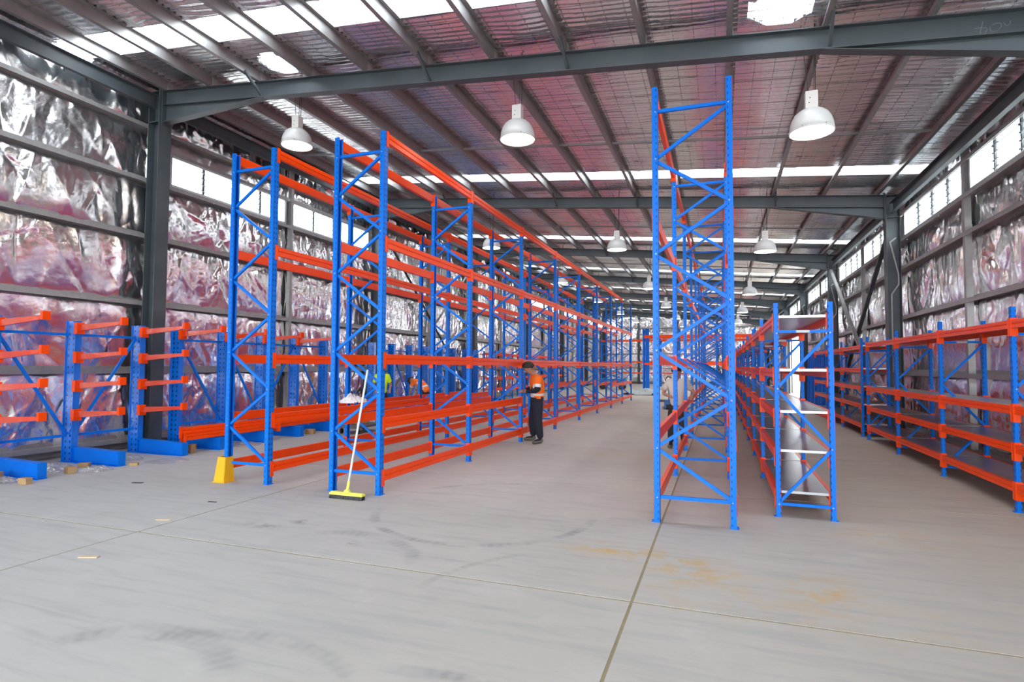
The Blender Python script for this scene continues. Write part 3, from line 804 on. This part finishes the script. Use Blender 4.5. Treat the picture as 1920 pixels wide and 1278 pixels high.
# loose beams lying on the cantilever bases
def loose_beam(x, y, z, L, rz, label):
    o = link('rack_beam', beam_mesh(L, .12, True, .10, 'rack_beam'), None, (x, y, z), (0, 0, rz))
    tag(o, label, 'beam', 'spare beams lying on the cantilever bases')
for i, (x, y, z) in enumerate([(-9.52, 9.45, .385), (-9.66, 9.50, .385), (-9.57, 9.40, .51), (-9.62, 12.05, .385), (-9.9, 13.4, .385), (-9.85, 13.2, .51)]):
    loose_beam(x, y, z, 2.45, .0, ['spare orange beam on the cantilever bases, front of the lower pair', 'spare orange beam on the cantilever bases, back of the lower pair',
        'spare orange beam on top of the nearest lying pair', 'spare orange beam lying between the nearest stack and the far stack', 'lower spare orange beam of the far stack', 'upper spare orange beam of the far stack'][i])

# blue shelving uprights stored standing along the right wall
r = empty('stored_upright_bundle', None, (4.24, 29.6, 0)); tag(r, 'row of blue upright posts stored standing against the right wall before the open door', 'stored uprights')
sm = MB().box((0, 0, 1.24), (.012, .46, 2.48)).box((-.03, -.20, 1.24), (.06, .05, 2.48)).box((-.03, .20, 1.24), (.06, .05, 2.48)).box((-.02, 0, 1.24), (.04, .06, 2.48)).mesh('upright', M['blue'])
for i in range(16):
    if not 3.4 < -3.2 + .62 * i < 4.3: link('upright', sm, r, (R.uniform(-.03, .02), -3.2 + .62 * i, 0), (0, .03, 0))

# tall bundle of blue uprights standing at the far end
r = empty('upright_bundle', None, (-5.52, 46.95, 0)); tag(r, 'tall bundle of blue uprights standing wrapped at the far end of the main aisle', 'stored uprights')
bu = upright_mesh(4.75, .14, .12)
for i in range(2): link('upright', bu, r, (.15 * i, 0, 0), (0, 0, -math.pi / 2))

# ------------------------------------------------------------------ high bay lamps
def lamp(x, y, ztop, label, near):
    """ztop = height of the lit opening"""
    t = empty('high_bay_lamp', None, (x, y, ztop)); tag(t, label, 'lamp', 'hanging high bay lamps')
    prof = [(.245, 0), (.250, .012), (.247, .05), (.240, .10), (.222, .16), (.190, .215), (.145, .255), (.095, .278), (.05, .285), (.0005, .287)]
    MB().lathe(prof, 28).build('shade', M['white'], t, smooth=True)
    MB().lathe([(.252, -.004), (.256, .006), (.250, .016), (.243, .006), (.244, -.004)], 28).build('rim', M['white'], t, smooth=True)
    MB().lathe([(.0005, -.012), (.12, -.010), (.20, -.003), (.242, .004)], 28).build('lens', M['lamp'], t, smooth=True)
    if near:
        mb = MB()
        for i in range(6): mb.box((.253 * math.cos(i * 1.047), .253 * math.sin(i * 1.047), .02), (.012, .012, .016))
        mb.build('rim_clip', M['galv'], t)
    g = MB().box((0, 0, .39), (.135, .115, .21)).build('control_gear', M['grey'], t)
    MB().box((-.02, -.0585, .41), (.012, .004, .012)).box((-.03, -.0585, .35), (.012, .004, .012)).build('screw', M['dark'], g)
    t.scale = (1.15, 1.15, 1.15)
    zc = (zr(x) + .19 - ztop) / 1.15
    MB().tube((-.03, 0, .49), (-.10, 0, zc), .004, 5).tube((.03, 0, .49), (.05, 0, zc), .004, 5).build('chain', M['dark'], t)
    MB().tube((.05, .02, .49), (.06, .02, zc), .006, 5).build('cable', M['dark'], t)
rowx = [([-7.63, -6.90, -6.76], [5.915, 5.50, 5.50], 'left'), ([-3.12, -2.86, -2.85], [5.445, 5.18, 5.07], 'middle'), ([1.24, 1.20, 1.18], [4.98, 4.87, 4.67], 'right')]
od = ['nearest', 'second', 'third', 'fourth', 'fifth', 'sixth']
LY = [8.87 + PITCH * i for i in range(6)]
for xs_, zs_, nm in rowx:
    for i, y in enumerate(LY):
        j = min(i, 2); lamp(xs_[j], y, zs_[j] + .01, 'white domed hanging lamp, %s from the camera in the %s row' % (od[i], nm), i < 2)

# ------------------------------------------------------------------ small things
def broom():
    t = empty('broom', None, (-4.50, 6.29, 0)); tag(t, 'yellow push broom with pale pole leaning against the rack end', 'broom')
    d = Vector((1, .015, 0)).normalized()
    h = MB().bar((-.245, 0, .062), (.245, 0, .062), .075, .028); h.bar((-.235, -.0, .078), (.235, 0, .078), .035, .012)
    h.prism([(-.05, .075), (.05, .075), (.022, .12), (-.022, .12)], -.02, .02)
    h.build('head', M['broom_yellow'], t)
    mb = MB()
    for i in range(25):
        for j in range(3):
            x = -.235 + i * .0196; mb.bar((x, -.022 + j * .022, .05), (x + R.uniform(-.008, .008), -.034 + j * .034, .003), .018, .020, up=(0, 1, 0))
    b = mb.build('bristles', M['black'], t); b['kind'] = 'stuff'
    MB().tube((.0, 0, .10), (.075, .30, 1.645), .0145, 10).build('pole', M['handle'], t, smooth=False)
    MB().tube((.0, 0, .10), (.006, .025, .22), .019, 10).build('socket', M['broom_yellow'], t)
broom()
def protector():
    t = empty('upright_guard', None, (-6.842, 6.58, 0)); tag(t, 'yellow steel guard around the foot of the leftmost tall upright', 'guard')
    def fl(z, k): return [(-.06 - k * .035, -.035 - k * .06), (.055 + k * .035, -.035 - k * .06), (.055 + k * .035, .09)]
    a, b = fl(0, 1), fl(.36, .25); t_ = .006
    mb = MB(); L = len(a)
    vs = [(p[0], p[1], 0) for p in a] + [(p[0], p[1], .36) for p in b]; vs.insert(0, (a[0][0], .09, 0)); vs.insert(4, (b[0][0], .09, .36))
    for i in range(3): mb.add([vs[i], vs[i + 1], vs[5 + i], vs[4 + i]], [(0, 1, 2, 3)])
    o = mb.build('shell', M['yellow'], t); m = o.modifiers.new('s', 'SOLIDIFY'); m.thickness = t_; m.offset = 1
    MB().box((0, .0, .004), (.24, .22, .008)).build('foot', M['yellow'], t)
protector()

def block(x, y, sx, sy, sz, rz, mat, label, cat='block', name='cardboard_block'):
    mb = MB(); rt = Matrix.Rotation(rz, 3, 'Z')
    mb.box((0, 0, sz / 2), (sx, sy, sz), rot=rt if False else None)
    o = mb.build(name, mat, None, (x, y, 0)); o.rotation_euler = (0, 0, rz); tag(o, label, cat, 'packing litter on the floor')
    mo = o.modifiers.new('b', 'BEVEL'); mo.width = .004; mo.segments = 1
C_ = M['card']
block(-10.02, 5.42, .20, .16, .12, .4, C_, 'torn brown cardboard block at the far left edge of the floor')
block(-9.28, 5.42, .14, .10, .09, .15, C_, 'small brown cardboard block in front of the nearest cantilever base')
block(-9.56, 6.20, .15, .11, .10, -.2, C_, 'brown cardboard block in front of the second cantilever base')
block(-9.93, 6.66, .15, .12, .07, .6, C_, 'small tilted cardboard block beside the second cantilever base')
block(-10.05, 8.85, .12, .10, .10, .1, C_, 'cardboard block under the spare orange beams, nearer one')
block(-10.02, 9.20, .12, .14, .12, .5, C_, 'cardboard block under the spare orange beams, farther one')
block(-9.60, 8.42, .10, .13, .17, .2, C_, 'upright cardboard block against the end of the spare beams')
block(-9.30, 7.05, .12, .10, .05, .7, C_, 'flat cardboard piece beyond the second cantilever base')
block(-9.6, 11.85, .22, .14, .12, .3, C_, 'cardboard block between the middle cantilever bases')
block(-5.25, 3.59, .17, .05, .012, .35, M['timber'], 'thin timber offcut on the open floor near the left, nearest the camera', 'offcut', 'timber_offcut')
block(-5.75, 4.72, .17, .04, .012, .30, M['timber'], 'thin timber offcut beside the crossing of the floor joints', 'offcut', 'timber_offcut')
block(-7.9, 6.05, .16, .05, .006, .3, M['dark'], 'flat dark scrap on the floor left of the yellow guard', 'scrap', 'dark_scrap')
block(-5.95, 5.55, .12, .03, .006, .1, M['dark'], 'flat dark scrap on the floor in front of the broom rack', 'scrap', 'dark_scrap')
block(-4.95, 7.9, .20, .02, .010, .1, M['dark'], 'thin dark strip on the floor between the two tall racks', 'scrap', 'dark_scrap')

def wrap(x, y, sx, sy, h, seed, label, mat=None, z=0, name='plastic_wrap', cat='plastic wrap'):
    n = 26; u, v = np.meshgrid(np.linspace(-1, 1, n), np.linspace(-1, 1, n), indexing='ij')
    rr = np.clip(1 - (u ** 2 + v ** 2), 0, 1) ** .5
    zz = (.25 + .75 * vnoise(u * 3 + 5, v * 3 + 5, seed)) * (.4 + .6 * ridge(u * 4 + 9, v * 4 + 9, seed + 1)) * rr * h + .004
    zz = np.maximum(zz, .003)
    e = 1 + .25 * (vnoise(u * 2 + 8, v * 2 + 8, seed + 2) - .5)
    co = np.stack([u * sx * e, v * sy * e, zz], -1).reshape(-1, 3)
    idx = np.arange(n * n).reshape(n, n)
    q = np.stack([idx[:-1, :-1], idx[1:, :-1], idx[1:, 1:], idx[:-1, 1:]], -1).reshape(-1, 4)
    c = co[q].mean(1); q = q[(c[:, 0] / sx) ** 2 + (c[:, 1] / sy) ** 2 < 1.0]
    o = link(name, grid_mesh(name, co, q, mat or M['wrap']), None, (x, y, z)); tag(o, label, cat)
wrap(-10.25, 6.3, .45, .32, .12, 3, 'crumpled clear plastic wrap between the two nearest cantilever bases')
wrap(-9.45, 6.52, .26, .22, .10, 9, 'crumpled clear plastic wrap in front of the second cantilever base')
wrap(-9.72, 5.40, .22, .18, .12, 15, 'ball of clear plastic wrap at the left edge beside the torn cardboard')
wrap(-10.2, 7.5, .45, .25, .08, 21, 'clear plastic scraps beyond the second cantilever base')
wrap(-9.2, 7.6, .35, .35, .05, 27, 'flat clear plastic scraps on the floor before the third cantilever base')
wrap(-9.6, 9.7, .4, .35, .08, 33, 'clear plastic scraps under the spare orange beams')
wrap(-4.35, 37.5, 1.6, 2.2, .55, 41, 'heap of grey plastic sheeting on the floor at the far end of the aisle', M['sheet'], 0, 'plastic_sheet_heap', 'plastic sheet')
wrap(-6.55, 9.3, .22, .30, .20, 47, 'crumpled white plastic bag resting on the rack beams', M['paper'], 1.0, 'plastic_bag', 'bag')

def trolley():
    t = empty('platform_trolley', None, (-8.70, 12.7, 0)); tag(t, 'low dark grey platform trolley seen between the tall rack frames', 'trolley')
    MB().box((0, 0, .17), (.6, 1.15, .06)).build('deck', simple('trolley_grey', (.10, .10, .11), .6), t)
    for x in (-.24, .24):
        for y in (-.48, .48): MB().tube((x - .02, y, .065), (x + .02, y, .065), .065, 12).box((x, y, .11), (.03, .05, .07)).build('wheel', M['dark'], t)
    MB().tube((-.27, -.55, .2), (-.27, -.55, .95), .014, 8).tube((.27, -.55, .2), (.27, -.55, .95), .014, 8).tube((-.27, -.55, .95), (.27, -.55, .95), .014, 8).build('push_bar', M['galv'], t)
    MB().box((-.1, .1, .26), (.3, .4, .10)).build('carton', M['card'], t)
trolley()
def pallet_truck():
    t = empty('pallet_truck', None, (-1.95, 24.0, 0)); tag(t, 'blue hand pallet truck with a black loop handle behind the person in the cream shirt', 'pallet truck')
    for x in (-.19, .19): MB().box((x, .75, .07), (.15, 1.15, .05)).build('fork', M['machine_blue'], t)
    MB().box((0, .1, .22), (.36, .22, .34)).build('body', M['machine_blue'], t)
    MB().tube((0, 0, .3), (.02, -.12, 1.02), .022, 8).build('tiller', M['machine_blue'], t)
    m = MB(); pts = [(.02 + .13 * math.cos(a), -.13, 1.17 + .15 * math.sin(a)) for a in [i * 2 * math.pi / 12 for i in range(13)]]
    for a, b in zip(pts[:-1], pts[1:]): m.tube(a, b, .018, 6)
    m.build('handle', M['black'], t)
    MB().tube((-.09, -.02, .10), (.09, -.02, .10), .10, 14).build('wheel', M['dark'], t)
pallet_truck()
def far_machine():
    t = empty('scissor_lift', None, (-7.6, 43.5, 0)); tag(t, 'blue wheeled lift platform parked behind the far end of the aisle rack', 'lift')
    MB().box((0, 0, .55), (1.9, .9, .5)).build('chassis', M['machine_blue'], t)
    for x in (-.7, .7):
        for y in (-.45, .45): MB().tube((x, y - .08, .22), (x, y + .08, .22), .22, 14).build('wheel', M['dark'], t)
    m = MB()
    for s in (-1, 1):
        for q in range(2): m.bar((-.7 * s, -.3, .85 + .35 * q), (.7 * s, -.3, 1.2 + .35 * q), .06, .06)
    m.build('scissor_arms', M['machine_blue'], t)
    MB().box((0, 0, 1.6), (1.8, .85, .08)).build('platform', M['galv'], t)
    m = MB()
    for x in (-.85, 0, .85):
        for y in (-.4, .4): m.tube((x, y, 1.6), (x, y, 2.6), .02, 6)
    for y in (-.4, .4):
        for z in (2.1, 2.6): m.tube((-.85, y, z), (.85, y, z), .02, 6)
    m.build('guard_rail', M['machine_blue'], t)
far_machine()

# ------------------------------------------------------------------ people
def skin(name, pts, edges, mats, parent, root=0, pick=None, sub=2):
    """pts: name -> (x,y,z,r[,r2]);  grown with a Skin modifier, returned as one mesh object"""
    keys = list(pts); ix = {k: i for i, k in enumerate(keys)}
    me = bpy.data.meshes.new(name); me.from_pydata([pts[k][:3] for k in keys], [(ix[a], ix[b]) for a, b in edges], [])
    o = bpy.data.objects.new(name, me); COL.objects.link(o)
    o.modifiers.new('k', 'SKIN'); sk = me.skin_vertices[0].data
    for k in keys:
        r = pts[k][3]; r2 = pts[k][4] if len(pts[k]) > 4 else r
        sk[ix[k]].radius = (r, r2)
    sk[root].use_root = True
    ss = o.modifiers.new('s', 'SUBSURF'); ss.levels = sub; ss.render_levels = sub
    dg = bpy.context.evaluated_depsgraph_get(); new = bpy.data.meshes.new_from_object(o.evaluated_get(dg))
    o.modifiers.clear(); o.data = new; new.name = name
    new.materials.clear()
    for m in mats: new.materials.append(m)
    for p in new.polygons:
        p.use_smooth = True
        p.material_index = pick(p.center) if pick else 0
    o.parent = parent
    return o

def person(label, loc, rz, J, top, legs_mat, hair=True, sleeve='short', boots='boot', tape=False, navy_hem=False, top2=None):
    """J: joints in a frame where the person faces -Y, x to their left; built around the pose of the photograph"""
    t = empty('person', None, loc, (0, 0, rz)); tag(t, label, 'person')
    P = {}
    def p(k, v, r, r2=None): P[k] = (*v, r) if r2 is None else (*v, r, r2)
    hd = Vector(J['head']); nk = Vector(J['neck']); up = (hd - nk).normalized()
    face = Vector(J.get('face', (0, -1, 0))).normalized()
    p('pelvis', J['pelvis'], .125, .105); p('waist', J['waist'], .125, .105); p('chest', J['chest'], .15, .115); p('neck0', nk - up * .03, .058); p('neck1', nk + up * .03, .057)
    p('skull0', hd - up * .055 + face * .02, .072, .084); p('skull1', hd + up * .02 - face * .005, .084, .100); p('skull2', hd + up * .08 - face * .012, .062, .076)
    E = [('pelvis', 'waist'), ('waist', 'chest'), ('chest', 'neck0'), ('neck0', 'neck1'), ('neck1', 'skull0'), ('skull0', 'skull1'), ('skull1', 'skull2')]
    for s in ('l', 'r'):
        sh, el, wr = [Vector(J[k + s]) for k in ('shoulder_', 'elbow_', 'wrist_')]
        hp, kn, an = [Vector(J[k + s]) for k in ('hip_', 'knee_', 'ankle_')]
        p('sh' + s, sh, .062); p('ua' + s, sh.lerp(el, .5), .047); p('el' + s, el, .040); p('fa' + s, el.lerp(wr, .45), .037); p('wr' + s, wr, .026, .021)
        hv = (wr - el).normalized(); hand = wr + hv * .06
        p('pm' + s, hand, .036, .016)
        E += [('chest', 'sh' + s), ('sh' + s, 'ua' + s), ('ua' + s, 'el' + s), ('el' + s, 'fa' + s), ('fa' + s, 'wr' + s), ('wr' + s, 'pm' + s)]
        sd = hv.cross(Vector((0, 0, 1))); sd = sd.normalized() if sd.length > .1 else Vector((1, 0, 0)); dn = sd.cross(hv)
        if dn.z > 0: dn = -dn
        for i, (o_, L) in enumerate(((-.027, .062), (-.009, .074), (.009, .070), (.026, .055))):
            a = hand + hv * .035 + sd * o_; b = a + hv * L * .55 + dn * .006; c = b + hv * L * .35 + dn * L * .35
            p('f%d%s' % (i, s), a, .0095); p('g%d%s' % (i, s), b, .0085); p('h%d%s' % (i, s), c, .0075)
            E += [('pm' + s, 'f%d%s' % (i, s)), ('f%d%s' % (i, s), 'g%d%s' % (i, s)), ('g%d%s' % (i, s), 'h%d%s' % (i, s))]
        th = wr + hv * .04 + sd * (.034 if s == 'l' else -.034); p('t0' + s, th, .011); p('t1' + s, th + hv * .035 + sd * (.02 if s == 'l' else -.02), .009)
        E += [('wr' + s, 't0' + s), ('t0' + s, 't1' + s)]
        p('hp' + s, hp.lerp(kn, .22), .086); p('th' + s, hp.lerp(kn, .55), .074); p('kn' + s, kn, .056); p('cf' + s, kn.lerp(an, .4), .053); p('an' + s, an, .036)
        E += [('pelvis', 'hp' + s), ('hp' + s, 'th' + s), ('th' + s, 'kn' + s), ('kn' + s, 'cf' + s), ('cf' + s, 'an' + s)]
        toe = Vector(J['toe_' + s]); p('ft' + s, toe.lerp(an, .15) - Vector((0, 0, .0)), .036, .028); E.append(('an' + s, 'ft' + s))
    nkz = Vector(P['neck0'][:3]); wz = Vector(J['waist'])
    def under(c):      # skin only on head, neck and uncovered arms; the rest is covered by cloth
        if (c - nkz).dot(up) > .01: return 0
        for s_ in ('l', 'r'):
            a, b, e = [Vector(P[k + s_][:3]) for k in ('ua', 'el', 'wr')]
            for p0, p1, lim in ((a, b, .35 if sleeve == 'short' else 9), (b, e, -.2 if sleeve == 'short' else .85)):
                d = p1 - p0; tt = (c - p0).dot(d) / d.length_squared
                if tt > lim and (c - (p0 + d * min(tt, 1.0))).length < (.075 if tt < 1 else .16): return 0
        return 1 if (c - wz).dot((Vector(J['chest']) - wz).normalized()) > -.12 else 2
    skin('body', P, E, [M['skin'], M[top], M[legs_mat]], t, pick=under)
    q = lambda k, d, d2=None: (*P[k][:3], P[k][3] + d) if d2 is None else (*P[k][:3], P[k][3] + d, (P[k][4] if len(P[k]) > 4 else P[k][3]) + d2)
    # shirt
    dv = (Vector(J['pelvis']) - Vector(J['waist'])).normalized()
    T = {'hem': (*(Vector(J['pelvis']) + dv * .05), .150, .128), 'pelvis': q('pelvis', .020, .020), 'waist': q('waist', .036, .032), 'chest': q('chest', .028, .026), 'neck0': q('neck0', .016)}
    TE = [('hem', 'pelvis'), ('pelvis', 'waist'), ('waist', 'chest'), ('chest', 'neck0')]
    for s in ('l', 'r'):
        T['sh' + s] = q('sh' + s, .020); T['ua' + s] = q('ua' + s, .026); T['el' + s] = q('el' + s, .020)
        TE += [('chest', 'sh' + s), ('sh' + s, 'ua' + s)]
        if sleeve == 'short':
            u = Vector(P['ua' + s][:3]).lerp(Vector(P['el' + s][:3]), .45); T['el' + s] = (*u, .066)
            TE += [('ua' + s, 'el' + s)]
        else:
            T['fa' + s] = q('fa' + s, .020); T['wr' + s] = (*P['wr' + s][:3], .036)
            TE += [('ua' + s, 'el' + s), ('el' + s, 'fa' + s), ('fa' + s, 'wr' + s)]
    segs = {s: [Vector(P[k + s][:3]) for k in ('sh', 'ua', 'el', 'fa', 'wr')] for s in ('l', 'r')}
    pel = Vector(P['pelvis'][:3]); wst = Vector(P['waist'][:3]); ch = Vector(P['chest'][:3]); ax = (ch - pel).normalized()
    def pick(c):
        if not tape: return 0
        for s in ('l', 'r'):
            a, b = segs[s][0], segs[s][2]; d = b - a; tt = (c - a).dot(d) / d.length_squared
            if tt > .35 and (c - (a + d * min(tt, 1))).length < .10:
                return 1 if .52 < tt < .78 else (2 if tt >= .78 and top2 else 0)
            a, b = segs[s][2], segs[s][4]; d = b - a; tt = (c - a).dot(d) / d.length_squared
            if 0 < tt and (c - (a + d * min(tt, 1))).length < .085: return 2 if top2 else 0
        h = (c - pel).dot(ax)
        if navy_hem and h < .05: return 2
        if .075 < h < .125 or (.30 < h < .34 and not navy_hem): return 1
        return 0
    skin('shirt', T, TE, [M[top], M['tape'], M[top2 or top]], t, pick=pick)
    # trousers
    G = {'belt': (*(Vector(J['pelvis']) - dv * .06), .122, .104), 'pelvis': q('pelvis', .008, .012)}; GE = [('belt', 'pelvis')]
    for s in ('l', 'r'):
        for k, d in (('hp', .012), ('th', .022), ('kn', .026), ('cf', .026)): G[k + s] = q(k + s, d)
        a = Vector(P['an' + s][:3]); G['an' + s] = (a.x, a.y, a.z + .01, .060)
        GE += [('pelvis', 'hp' + s), ('hp' + s, 'th' + s), ('th' + s, 'kn' + s), ('kn' + s, 'cf' + s), ('cf' + s, 'an' + s)]
    skin('trousers', G, GE, [M[legs_mat]], t)
    for s in ('l', 'r'):
        a = Vector(J['ankle_' + s]); toe = Vector(J['toe_' + s]); d = (toe - a); d.z = 0; d.normalize(); g = min(a.z, toe.z) if False else 0
        base = Vector((a.x, a.y, a.z - .085))
        B = {'a': (*(base + Vector((0, 0, .12))), .052), 'b': (*(base + Vector((0, 0, .045)) - d * .02), .048, .044), 'c': (*(base + d * .10 + Vector((0, 0, .040))), .048, .038), 'd': (*(base + d * .19 + Vector((0, 0, .034))), .040, .030)}
        skin('boot', B, [('a', 'b'), ('b', 'c'), ('c', 'd')], [M[boots]], t)
    # hair cap, ears, nose, eyes, mouth
    rt = up.cross(face).normalized(); fc = rt.cross(up).normalized()
    mb = MB(); n = 20; prof = []
    c0 = hd + up * .035 - fc * .012
    rows = 8
    vs = []
    for i in range(rows + 1):
        th = math.pi * .66 * i / rows
        for j in range(n):
            ph = 2 * math.pi * j / n; front = max(0, math.cos(ph)); tt = th * (1 - .42 * front)
            vs.append(c0 + up * .112 * math.cos(tt) + (fc * math.cos(ph) * .116 + rt * math.sin(ph) * .100) * math.sin(tt))
    fs = [(i * n + j, i * n + (j + 1) % n, (i + 1) * n + (j + 1) % n, (i + 1) * n + j) for i in range(rows) for j in range(n)]
    if hair: mb.add(vs, fs).build('hair', M['hair'], t, smooth=True)
    fo = MB()
    for s in (-1, 1):
        fo.box(hd + rt * s * .084 - fc * .002 - up * .012, (.018, .03, .05), rot=Matrix((rt, fc, up)).transposed())
    fo.prism([(0, 0), (0, 0), (0, 0)], 0, 0) if False else None
    fo.box(hd + fc * .098 - up * .022, (.022, .030, .038), rot=Matrix((rt, fc, up)).transposed())
    fo.build('nose_and_ears', M['skin'], t, smooth=False)
    ey = MB()
    for s in (-1, 1): ey.box(hd + fc * .086 + rt * s * .030 + up * .006, (.020, .012, .008), rot=Matrix((rt, fc, up)).transposed())
    ey.build('eyes', M['black'], t)
    MB().box(hd + fc * .088 - up * .060, (.042, .010, .008), rot=Matrix((rt, fc, up)).transposed()).build('mouth', simple('lips', (.30, .10, .08), .6), t)
    return t

stand = dict(pelvis=(0, 0, .92), waist=(0, 0, 1.08), chest=(0, -.02, 1.29), neck=(0, -.03, 1.46), head=(0, -.05, 1.60),
             shoulder_l=(.175, -.02, 1.39), shoulder_r=(-.175, -.02, 1.39), elbow_l=(.24, .02, 1.12), elbow_r=(-.24, .02, 1.12), wrist_l=(.20, -.18, 1.0), wrist_r=(-.20, -.18, 1.0),
             hip_l=(.09, 0, .88), hip_r=(-.09, 0, .88), knee_l=(.11, -.02, .48), knee_r=(-.11, -.02, .48), ankle_l=(.13, 0, .085), ankle_r=(-.13, 0, .085), toe_l=(.15, -.16, .04), toe_r=(-.15, -.16, .04))
# worker in orange at the rack: faces the upright to his front, head bowed, both forearms held in front of the waist
J = dict(stand); J.update(head=(0, -.155, 1.60), neck=(0, -.07, 1.475), face=(0, -.85, -.55), chest=(0, -.03, 1.30), waist=(0, .01, 1.08),
         elbow_l=(.25, -.05, 1.13), wrist_l=(.04, -.21, 1.09), elbow_r=(-.24, -.06, 1.14), wrist_r=(-.05, -.22, 1.12),
         ankle_l=(.20, .02, .085), toe_l=(.30, -.14, .04), knee_l=(.16, -.02, .48), ankle_r=(-.20, -.02, .085), toe_r=(-.24, -.19, .04), knee_r=(-.15, -.05, .48), hip_l=(.075, 0, .86), hip_r=(-.075, 0, .86))
p1 = person('person in an orange and navy hi-vis shirt and dark trousers, standing at the rack', (-3.90, 12.50, 0), -1.05, J, 'hivis_orange', 'navy', sleeve='long', tape=True, navy_hem=True, top2='navy')
p1.scale = (1.26, 1.26, 1.04)
J = dict(stand); J.update(head=(.0, -.11, 1.60), face=(.1, -.9, -.35), elbow_l=(.33, -.02, 1.15), wrist_l=(.30, -.24, 1.10), elbow_r=(-.27, -.03, 1.14), wrist_r=(-.10, -.25, 1.08))
p2 = person('person in a cream short-sleeved shirt and dark trousers behind the narrow tall rack, looking down', (-.86, 12.72, 0), .0, J, 'cream', 'darkcloth')
p2.scale = (1.05, 1.0, 1.0)
o = MB().box((0, 0, 0), (.20, .10, .05)).build('tool_pouch', M['black'], None, (-1.20, 12.42, 1.0)); tag(o, 'small black tool held at the side of the person in the cream shirt', 'tool')
# bending worker
B_ = dict(pelvis=(0, .10, .92), waist=(0, -.02, 1.06), chest=(0, -.20, 1.20), neck=(0, -.36, 1.25), head=(0, -.50, 1.24), face=(0, -.55, -.8),
          shoulder_l=(.17, -.29, 1.21), shoulder_r=(-.17, -.29, 1.21), elbow_l=(.20, -.38, .95), elbow_r=(-.20, -.38, .95), wrist_l=(.10, -.50, .74), wrist_r=(-.10, -.50, .74),
          hip_l=(.09, .10, .86), hip_r=(-.09, .10, .86), knee_l=(.11, .02, .47), knee_r=(-.11, .02, .47), ankle_l=(.13, .08, .085), ankle_r=(-.13, .08, .085), toe_l=(.15, -.08, .04), toe_r=(-.15, -.08, .04))
p3 = person('person in an orange hi-vis vest with silver bands bending forward behind the tall racks', (-8.62, 15.9, 0), -1.75, B_, 'hivis_orange', 'navy', sleeve='short', tape=True)
J = dict(stand); J.update(elbow_l=(.25, -.02, 1.12), wrist_l=(.22, -.20, 1.0))
p4 = person('person in a bright lime hi-vis shirt mostly hidden behind the front rack upright', (-9.40, 14.75, 0), .6, J, 'hivis_lime', 'navy', sleeve='short')
